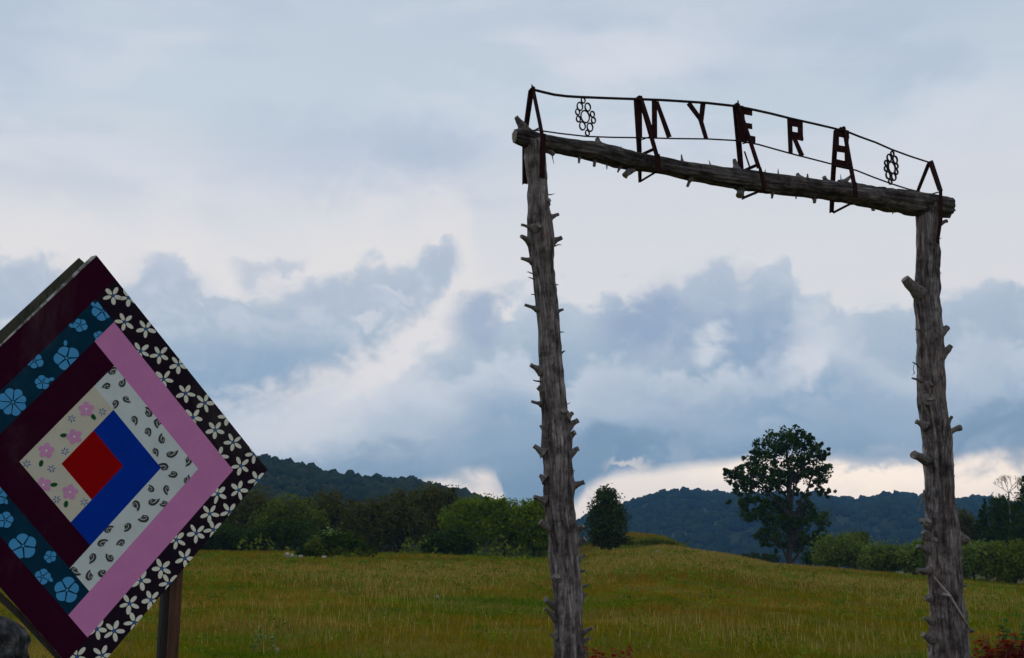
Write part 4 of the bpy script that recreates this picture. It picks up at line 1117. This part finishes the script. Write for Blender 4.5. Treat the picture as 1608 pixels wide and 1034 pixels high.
letter('rusty iron letter M', [(1002.5, 157, 1003.5, 216, 12, 11), (1008, 158, 1026, 215, 6, 7), (1027.5, 157, 1028, 217, 9, 9), (1031, 160, 1051, 216, 7, 9)])
letter('rusty iron letter Y', [(1081, 162, 1101, 189, 9, 8), (1104, 162, 1101, 190, 9, 8), (1099, 185, 1109, 218.5, 8, 7.5)])
letter('rusty iron letter E', [(1161, 166, 1167, 222, 15, 15), (1164, 173, 1181, 177, 13, 11), (1168, 197, 1181, 199, 9, 9), (1169, 216, 1186, 220, 10, 11)])
letter('rusty iron letter R', [(1240, 186, 1241.5, 241.5, 9.5, 7.5), (1238, 192, 1260, 196, 12, 11), (1256.5, 191, 1257, 221, 9.5, 9.5), (1240, 213, 1261, 215, 14, 11), (1248, 219, 1259.5, 245.5, 8, 9)])
letter('rusty iron letter S', [(1312, 208, 1333, 212, 13, 13), (1314, 204, 1314, 236, 8, 8), (1312, 233, 1333, 236, 11, 11), (1329, 233, 1331, 262, 7, 10), (1311, 256, 1335, 261, 13, 13), (1330.5, 205, 1330.5, 223, 6, 5)])

for pts, w, lb in [([(837, 141), (853, 145), (870, 149), (890, 151.5), (910, 152.7), (955, 154.5), (1000, 156), (1040, 157.5), (1080, 160), (1110, 162), (1155, 167), (1185, 173), (1212, 179), (1240, 186), (1280, 195), (1310, 202), (1335, 209), (1350, 215), (1375, 224),
                     (1400, 235), (1430, 246), (1461, 256)], (4.4, 4.2, 2.6), 'thicker upper rod of the iron sign'),
                   ([(834, 205), (845, 205), (880, 210), (920, 214.5), (960, 216), (1000, 216.5), (1060, 218), (1110, 218.5), (1156, 221), (1190, 227), (1240, 241), (1275, 250), (1310, 259), (1345, 268), (1370, 278), (1400, 289), (1425, 297), (1445, 302)], (2.4, 2.6, 2.4), 'thin lower rod of the iron sign')]:
    mb = MB(); P3 = [G(x_, y_, 0.012) for x_, y_ in pts]
    xs = np.linspace(0, 1, len(pts)); ww = np.interp(xs, [0, .5, 1], w)
    mb.tube(P3, [ww[i] * gscale(P3[i]) * .5 for i in range(len(pts))], 8); o = mb.build('rod', MAT['iron'], sign, True); o['label'] = lb

for off, sc_, cxx, cyy, rings_ in [
        ((780, 110), 5.17, 0, 0, [(718, 380, 47), (702, 248, 22), (675, 297, 31), (739, 303, 31), (657, 342, 23), (777, 361, 23), (663, 399, 23), (785, 410, 23), (696, 455, 32), (757, 466, 32), (736, 513, 22)]),
        ((1280, 180), 5.17, 0, 0, [(622, 432, 44), (627, 319, 20), (602, 353, 28), (649, 368, 28), (577, 394, 20), (660, 419, 20), (575, 441, 20), (659, 467, 20), (593, 494, 28), (638, 507, 28), (610, 546, 20)])]:
    body = MB(); first = True; parent = None
    for rx_, ry_, rr in rings_:
        c_ = G(off[0] + rx_ / sc_, off[1] + ry_ / sc_, 0.01); R0 = (rr + 5) / sc_ * gscale(c_); mb = MB()
        wr = 1.2 * gscale(c_); nseg, ns = 28, 6; vs, fs = [], []
        for i in range(nseg):
            a_ = 2 * PI * i / nseg; dv = GD * math.cos(a_) * 0.84 + Vector((0, 0, 1)) * math.sin(a_) * 1.13
            for k in range(ns):
                b_ = 2 * PI * k / ns; vs.append(c_ + dv * (R0 - wr + wr * math.cos(b_)) + GN * wr * 1.6 * math.sin(b_))
        for i in range(nseg):
            for k in range(ns): fs.append([i * ns + k, i * ns + (k + 1) % ns, ((i + 1) % nseg) * ns + (k + 1) % ns, ((i + 1) % nseg) * ns + k])
        mb.add(vs, fs)
        if parent is None:
            parent = mb.build('ring_ornament', MAT['iron'], sign, True)
        else: mb.build('ring', MAT['iron'], parent, True)

# ------------------------------------------------------------------ quilt board
QT, QR, QB, QL = (152, 402), (420, 738), (133, 1075), (-181, 715)
rT, rR, rB, rL = ray(*QT), ray(*QR), ray(*QB), ray(*QL)
dd = np.linalg.solve(np.array([rT, rB, -rL]).T, np.array(rR))
pT, pR, pB, pL = rT * dd[0], rR, rB * dd[1], rL * dd[2]
sq = 2.44 / (((pR - pT).length + (pL - pT).length) / 2)
pT, pR, pB, pL = [EYEP + Vector(p_) * sq for p_ in (pT, pR, pB, pL)]
QU, QV = pR - pT, pL - pT
QN = QU.cross(QV).normalized()
if QN.y > 0: QN = -QN
E1 = Vector((0, 0, 1)).cross(QN).normalized()
if E1.x < 0: E1 = -E1
E2 = QN.cross(E1)
if E2.z < 0: E2 = -E2
print('quilt', pT, pR, pB, pL, QN)
_inv = np.linalg.inv(np.array([QU, QV, QN]).T)


def uvq(px, py):
    p_ = on_plane(px, py, pT, QN); r__ = _inv @ np.array(p_ - pT); return r__[0], r__[1]


def uvw(p_):
    r__ = _inv @ np.array(p_ - pT); return r__[0], r__[1]


def Q(u, v, h=0.0): return pT + QU * u + QV * v + QN * h


cxy = (pT + pB) / 2
quilt = thing('quilt_board', 'large diamond painted barn quilt board with nested coloured strips and flowers', 'sign', (cxy.x, cxy.y, 0))
mb = MB(); mb.prism([Q(0, 0), Q(1, 0), Q(1, 1), Q(0, 1)], -QN * 0.022)
panel = mb.build('panel', [MAT['edge']], quilt)
# grid lines from the photograph, averaged over points read on each line
ul = lambda *p: sum(uvq(*q)[0] for q in p) / len(p)
vl = lambda *p: sum(uvq(*q)[1] for q in p) / len(p)
u4, u5 = ul((96, 730), (146, 676)), ul((193, 731), (145, 785))
v4, v5 = vl((146, 676), (193, 731)), vl((96, 730), (145, 785))
u3, v6 = ul((32, 727), (177, 574)), vl((32, 727), (113, 823), (142, 858))
u6, v3 = ul((252, 735), (142, 858)), vl((252, 735), (178, 643))
u7, v2 = ul((310, 736), (142, 929)), vl((310, 736), (177, 574), (150, 536))
u8, v1 = ul((366, 738), (140, 999)), vl((366, 738), (179, 507))
v7 = vl((0, 768), (111, 894), (142, 929)); v8 = vl((0, 850), (108, 965), (140, 999))
u2 = ul((150, 536), (0, 680), (179, 507)); u1 = ul((150, 472), (0, 620), (168, 446))
print('u', [round(x, 3) for x in (u1, u2, u3, u4, u5, u6, u7, u8)], 'v', [round(x, 3) for x in (v1, v2, v3, v4, v5, v6, v7, v8)])


def clip(poly, rect):
    ua, ub, va, vb = rect
    for ax, lim, sg in ((0, ua, 1), (0, ub, -1), (1, va, 1), (1, vb, -1)):
        out = []
        for i in range(len(poly)):
            a_, b_ = poly[i - 1], poly[i]
            ia, ib = (a_[ax] - lim) * sg >= 0, (b_[ax] - lim) * sg >= 0
            if ia != ib:
                k = (lim - a_[ax]) / (b_[ax] - a_[ax]); out.append((a_[0] + (b_[0] - a_[0]) * k, a_[1] + (b_[1] - a_[1]) * k))
            if ib: out.append(b_)
        poly = out
        if len(poly) < 3: return []
    return poly


rects = {}


def patch(name, c_, lb, *rs):
    mb = MB()
    for (ua, ub, va, vb) in rs: mb.add([Q(ua, va, .004), Q(ub, va, .004), Q(ub, vb, .004), Q(ua, vb, .004)], [[0, 1, 2, 3]])
    o = mb.build('painted_strip', P[c_], quilt); o['label'] = lb; rects[name] = (o, rs); return o


patch('maroon_out', 'maroon', 'outer dark maroon strips', (0, u1, 0, 1), (u1, u8, v8, 1))
patch('daisy', 'black', 'black strips printed with cream daisies', (u1, 1, 0, v1), (u8, 1, v1, 1))
patch('navy', 'navy', 'navy strips printed with blue flowers', (u1, u2, v1, v8), (u2, u7, v7, v8))
patch('pink', 'pink', 'plain pink strips', (u2, u8, v1, v2), (u7, u8, v2, v8))
patch('maroon_in', 'maroon', 'inner dark maroon strips', (u2, u3, v2, v7), (u3, u6, v6, v7))
patch('white', 'white', 'white strips printed with paisleys', (u3, u7, v2, v3), (u6, u7, v3, v7))
patch('cream', 'cream', 'cream strips printed with small pink flowers', (u3, u4, v3, v6), (u4, u5, v5, v6))
patch('blue', 'blue', 'plain royal blue strips', (u4, u6, v3, v4), (u5, u6, v4, v6))
patch('red', 'red', 'red centre square', (u4, u5, v4, v5))


def motif(mb, strip, cpt, shape, h):
    """shape: local 2d outline in metres around a point of the board; clipped to the strip"""
    poly = [uvw(cpt + E1 * x_ + E2 * y_) for x_, y_ in shape]
    for rc in rects[strip][1]:
        q = clip(poly, rc)
        if len(q) >= 3: mb.add([Q(u_, v_, h) for u_, v_ in q], [list(range(len(q)))])


def ell(cx_, cy_, a_, b_, rot, n=12, pw=1.0):
    out = []
    for i in range(n):
        t_ = 2 * PI * i / n; x_, y_ = a_ * math.cos(t_), b_ * math.sin(t_) * (1 + pw * 0.0)
        out.append((cx_ + x_ * math.cos(rot) - y_ * math.sin(rot), cy_ + x_ * math.sin(rot) + y_ * math.cos(rot)))
    return out


SQ = 1 / 180.0     # metres per picture pixel on the board


def flower_obj(name, strip, mats, fill):
    mb = MB(); fill(mb)
    if mb.f: mb.build(name, mats, rects[strip][0])


def daisy(px, py, rot=None):
    c_ = on_plane(px, py, pT, QN); R_ = 9.3 * SQ
    rot = random.choice([-.1, .05, .15, -.2, .3]) if rot is None else rot

    def fill(mb):
        for k in range(5):
            a_ = -PI / 2 + rot + k * 2 * PI / 5 + random.uniform(-.09, .09)
            n0 = len(mb.f)
            L_ = random.uniform(.93, 1.07)
            motif(mb, 'daisy', c_, ell(math.cos(a_) * R_ * L_, math.sin(a_) * R_ * L_, 6.7 * SQ * L_, 3.3 * SQ * random.uniform(.88, 1.12), a_), .006)
        k0 = len(mb.f); motif(mb, 'daisy', c_, ell(0, 0, 2.5 * SQ, 2.5 * SQ, 0, 8), .0075)
        for i in range(k0, len(mb.f)): mb.mi[i] = 1
    flower_obj('daisy', 'daisy', [P['petal'], P['midblue']], fill)


for px, py in [(177, 465), (202, 468), (195.5, 506), (229, 517), (220.5, 552), (250.7, 557.5), (280, 573), (256.5, 596), (291, 618), (321, 633), (303, 656), (337.7, 675.6), (357, 655), (366, 695),
               (344, 716), (378, 732), (399, 713), (403.5, 754), (374.5, 770), (342, 776), (329, 807), (360, 804), (308, 838), (335, 832), (277, 848), (290, 877), (253.6, 893), (265, 916),
               (221, 912), (237, 942), (203, 948), (211, 978), (179, 991), (152, 988), (160, 1029), (121, 1031), (140, 1060), (158, 437)]:
    daisy(px, py)


def bluefl(px, py, R_, n=6, bud=None):
    c_ = on_plane(px, py, pT, QN); R_ *= SQ; rot = random.uniform(0, 1)

    def fill(mb):
        for k in range(n):
            a_ = rot + k * 2 * PI / n; w = 2 * PI / n * .46; sh = [(math.cos(a_) * R_ * .12, math.sin(a_) * R_ * .12)]
            rr = R_ * random.uniform(.88, 1.06)
            for j in range(7):
                b_ = a_ - w + 2 * w * j / 6; q = rr * (1 - .13 * abs(j - 3) / 3 * abs(j - 3) / 3 * 1.2)
                sh.append((math.cos(b_) * q, math.sin(b_) * q))
            motif(mb, 'navy', c_, sh, .006)
        motif(mb, 'navy', c_, ell(0, 0, R_ * .1, R_ * .1, 0, 8), .0075)
        if bud:
            b__ = [((bud[0] - px) * SQ + x_, -(bud[1] - py) * SQ + y_) for x_, y_ in ell(0, 0, 4.6 * SQ, 2.8 * SQ, random.uniform(0, 3), 10)]
            motif(mb, 'navy', c_, b__, .006)
    flower_obj('blue_flower', 'navy', P['sky'], fill)


for q in [(20, 632, 21, 8), (104.5, 563, 20, 5, (101, 539)), (66, 601, 12, 5, (79, 595)), (125.6, 510.5, 11.5, 5, (112, 513)), (161, 489, 16, 5, (145, 479)), (54, 567, 13, 5), (156, 528, 9, 5),
          (36, 857.6, 20, 5), (8, 817, 12, 5), (105, 927, 19, 5), (78.5, 875, 9.5, 5), (66, 906, 12, 5, (78, 910)), (-3, 779, 13, 5, (8, 787)), (-15, 690, 16, 6)]:
    bluefl(*q[:4], bud=q[4] if len(q) > 4 else None)


def pinkfl(px, py):
    c_ = on_plane(px, py, pT, QN); rot = random.uniform(0, 1)

    def fill(mb):
        for k in range(5):
            a_ = rot + k * 2 * PI / 5; motif(mb, 'cream', c_, ell(math.cos(a_) * 6.6 * SQ, math.sin(a_) * 6.6 * SQ, 5.8 * SQ, 4.6 * SQ, a_, 10), .006 + .0001 * k)
        k0 = len(mb.f); motif(mb, 'cream', c_, ell(0, 0, 1.8 * SQ, 1.8 * SQ, 0, 6), .0075)
        for i in range(k0, len(mb.f)): mb.mi[i] = 1
    flower_obj('pink_flower', 'cream', [P['blush'], P['petal']], fill)


for q in [(135.4, 643), (116.5, 686), (72.6, 708), (68, 762), (109.7, 773)]: pinkfl(*q)
for px, py, a_ in [(146.5, 655, -.9), (100, 684, .1), (64.5, 728, 1.4), (84.5, 761.5, .15), (103.5, 792, 1.5)]:
    flower_obj('green_leaf', 'cream', P['leaf'], lambda mb: motif(mb, 'cream', on_plane(px, py, pT, QN), ell(0, 0, 5.4 * SQ, 3.2 * SQ, a_), .006))
for px, py in [(112.4, 658), (160.6, 647), (102, 709), (80.7, 736.6), (42, 728.5), (88.8, 785), (132, 789)]:
    def fill(mb):
        rot = random.uniform(0, 1)
        for k in range(6):
            a_ = rot + k * PI / 3; motif(mb, 'cream', on_plane(px, py, pT, QN), ell(math.cos(a_) * 4 * SQ, math.sin(a_) * 4 * SQ, 2.4 * SQ, .8 * SQ, a_, 8), .006)
    flower_obj('blue_sprig', 'cream', P['midblue'], fill)


def paisley(px, py, rot, k=1.0, flip=1):
    c_ = on_plane(px, py, pT, QN); curl = random.uniform(.5, 1.25); fat = random.uniform(.85, 1.15); R_ = 11.6 * SQ * k

    def outline(s, wmul, sh=0.0):
        top, bot = [], []
        for i in range(11):
            u = i / 10; th_ = u * (0.75 + curl * 0.55) * 1.25 - .25; x_ = 0.95 * math.sin(th_) - .35; cy_ = 0.95 * (1 - math.cos(th_)) * flip - .2 * flip
            w = 0.46 * math.sqrt(max(0, 1 - (1 - min(1, u / 0.35)) ** 2)) if u < .35 else 0.46 * (1 - ((u - .35) / .65) ** 1.1) + .03
            w *= wmul * fat
            nx_, ny_ = -math.sin(th_) * flip, math.cos(th_)
            top.append((x_ + nx_ * w, cy_ + ny_ * w)); bot.append((x_ - nx_ * w, cy_ - ny_ * w))
        pts = top + bot[::-1]
        return [((x_ * s + sh) * R_ * math.cos(rot) - y_ * s * R_ * math.sin(rot), (x_ * s + sh) * R_ * math.sin(rot) + y_ * s * R_ * math.cos(rot)) for x_, y_ in pts]

    def fill(mb):
        motif(mb, 'white', c_, outline(1, 1), .006)
        a0 = len(mb.f); motif(mb, 'white', c_, outline(.70, .66, -.04), .0068)
        for i in range(a0, len(mb.f)): mb.mi[i] = 1
        motif(mb, 'white', c_, outline(.50, .62, -.12), .0076)
        a0 = len(mb.f); motif(mb, 'white', c_, ell(*(-.28 * R_ * math.cos(rot), -.28 * R_ * math.sin(rot)), R_ * .1, R_ * .1, 0, 8), .0084)
        for i in range(a0, len(mb.f)): mb.mi[i] = 1
    flower_obj('paisley', 'white', [P['ink'], P['grey']], fill)


for i, (px, py) in enumerate([(178, 583), (166, 608), (191.5, 601), (200, 628), (180, 636), (232, 648), (210.7, 661), (248, 666), (232, 680), (254.6, 689), (244, 711), (269, 712.7), (295, 724), (255.6, 734),
                (270.5, 745), (293, 752.6), (235.6, 767), (262, 770), (240.5, 787.5), (213, 793.5), (256, 791), (225, 814), (199, 828), (171.5, 831.5), (161.5, 853), (189, 854), (144, 876.7), (172, 875),
                (141, 903.5), (163, 901), (118, 897)]):
    paisley(px, py, random.choice([-1.2, -.4, .6, 1.3, 2.4, -2.2, 3.0]) + random.uniform(-.2, .2), random.uniform(.9, 1.12), random.choice([-1, 1]))

# timber behind the board


def qb(px, py, off): return on_plane(px, py, pT - QN * off, QN)


mb = MB(); mb.prism([qb(-70, 609, .024), qb(143, 403, .024), qb(151, 401, .024), qb(170, 430, .024), qb(-60, 640, .024)], -QN * 0.03)
mb.build('backing_strip', MAT['edge'], quilt)
mb = MB(); mb.prism([qb(-70, 584, .06), qb(124, 405, .06), qb(133, 413, .06), qb(140, 425, .06), qb(-60, 620, .06)], -QN * 0.09)
o = mb.build('rail', MAT['backer'], quilt); o['label'] = 'weathered rail behind the upper left edge'
mb = MB(); mb.prism([Q(.04, .93, -.024), Q(.96, .93, -.024), Q(.96, .975, -.024), Q(.04, .975, -.024)], -QN * 0.05)
o = mb.build('rail', MAT['backer'], quilt)
mb = MB(); mb.prism([qb(-60, 888, .03), qb(30, 972, .03), qb(110, 1058, .03), qb(120, 1050, .03), qb(30, 958, .03), qb(-60, 872, .03)], -QN * 0.07)
o = mb.build('rail', MAT['post_grey'], quilt); o['label'] = 'dark rail behind the lower left edge'


def board_post(xa, xb, ytop, off, dep, mt):
    a_, b_ = qb(xa, 1034, off), qb(xb, 1034, off); zt = qb((xa + xb) / 2, ytop, off).z
    mb = MB(); g_ = -0.1
    mb.prism([Vector((a_.x, a_.y, g_)), Vector((b_.x, b_.y, g_)), Vector((b_.x, b_.y, zt)), Vector((a_.x, a_.y, zt))], -QN * dep)
    return mb.build('post', mt, quilt)


board_post(261, 280, 640, .03, .14, MAT['post_brown'])['label'] = 'brown square post under the board'
board_post(249, 260.4, 640, .06, .09, MAT['post_grey'])['label'] = 'grey plank beside the brown post'
board_post(-62, -36, 640, .14, .14, MAT['post_brown'])

# ------------------------------------------------------------------ grey weathered stump behind the board
c_ = at(-22, 1100, 12.2); gz_ = float(tz(c_.x, c_.y))
e = thing('tree_stump', 'rough grey rounded stump at the bottom left behind the quilt board', 'stump', (c_.x, c_.y, gz_))
ztop = at(-22, 968, 12.2).z; rad_ = 48 * 12.2 / 1836
V, fs = [], []; n1_, n2_ = 34, 48
for i in range(n1_):
    k = i / (n1_ - 1)
    if k < .7: zz_ = gz_ + (ztop - gz_ - .30) * k / .7; rr = rad_ * (1.12 - .12 * k / .7)
    else: q = (k - .7) / .3 * PI / 2; zz_ = ztop - .30 + .30 * math.sin(q); rr = rad_ * max(.01, math.cos(q)) ** .9
    for j in range(n2_):
        th = 2 * PI * j / n2_; p_ = Vector((math.cos(th), math.sin(th), 0))
        kk = 1 + .16 * mnoise.noise(Vector((p_.x * 3, p_.y * 3, zz_ * 3))) + .22 * mnoise.noise(Vector((p_.x * 8, p_.y * 8, zz_ * 7)))
        V.append(Vector((c_.x, c_.y, zz_ + .03 * mnoise.noise(Vector((p_.x * 4 * k, p_.y * 4 * k, 3))))) + p_ * rr * kk)
for i in range(n1_ - 1):
    for j in range(n2_): fs.append([i * n2_ + j, i * n2_ + (j + 1) % n2_, (i + 1) * n2_ + (j + 1) % n2_, (i + 1) * n2_ + j])
mb = MB(); mb.add(V, fs); m, t, b = mat('grey_bark', 0.92); n = mnoise_tex(t, 9, 7, 0.7)
t.links.new(mramp(t, n, [(0.38, (0.012, 0.013, 0.014)), (0.55, (0.055, 0.056, 0.058)), (0.7, (0.16, 0.155, 0.15))]), b.inputs['Base Color']); mbump(t, b, n, 1, .05)
mb.build('stump_wood', m, e, True)

# ------------------------------------------------------------------ creepers at the feet of the posts
RED = foliage_mat('red_creeper_leaves', (0.12, 0.008, 0.006), (0.42, 0.035, 0.014), 0.35, 4)
GRN = foliage_mat('green_creeper_leaves', (0.02, 0.09, 0.015), (0.07, 0.22, 0.05), 0.35, 4)


def creeper(name, label, px0, px1, py0, py1, Y, n, mt, leafpx=7, parts='foliage'):
    base = at((px0 + px1) / 2, 1100, Y); gz_ = float(tz(base.x, Y)); e = thing(name, label, 'plant', (base.x, Y, gz_))
    st = MB(); lf = MB(); s_ = Y / 1836
    for k in range(n):
        px = random.uniform(px0, px1); u = random.random()
        tp = at(px, py0 + (py1 - py0) * u, Y + random.uniform(-.25, .25)); b0_ = Vector((tp.x + random.uniform(-.15, .15), Y + random.uniform(-.1, .1), gz_))
        md = b0_.lerp(tp, .6) + Vector((random.uniform(-.04, .04), 0, .02)); st.tube([b0_, md, tp], [.006, .004, .002], 4, False)
        for j in range(9):
            q = b0_.lerp(tp, random.uniform(.5, 1.0)); cdir = Vector((random.uniform(-1, 1), random.uniform(-1, 1), random.uniform(-.1, .8))).normalized()
            for l_ in range(5):        # five leaflets
                a_ = (l_ - 2) * .62; side = cdir.cross(Vector((0, 0, 1))).normalized(); d = (cdir * math.cos(a_) + side * math.sin(a_)).normalized(); L = leafpx * s_ * random.uniform(.7, 1.1)
                w_ = d.cross(Vector((random.uniform(-.3, .3), random.uniform(-.3, .3), 1))).normalized() * L * .24
                lf.add([q, q + d * L * .5 + w_, q + d * L - Vector((0, 0, L * .15)), q + d * L * .5 - w_], [[0, 1, 2, 3]])
    st.build('stems', MAT['stub'], e)['kind'] = 'stuff'
    o = lf.build('foliage', mt, e); at_ = o.data.attributes.new('tint', 'FLOAT', 'FACE'); at_.data.foreach_set('value', RNG.random(len(o.data.polygons)).astype(np.float32))


creeper('red_creeper', 'red leafed creeper at the foot of the left log post', 918, 990, 1012, 1050, 12.6, 42, RED, 8)
creeper('red_creeper', 'red leafed creeper spreading right of the right log post', 1526, 1630, 994, 1055, 14.2, 120, RED, 8)
creeper('green_seedling', 'green leafy seedling above the red creeper at the right', 1566, 1608, 962, 1040, 14.8, 14, GRN, 13)
creeper('yellow_green_weed', 'pale yellow green weed in the grass right of the quilt board', 392, 432, 975, 1030, 19.5, 10, G_WEED, 5)
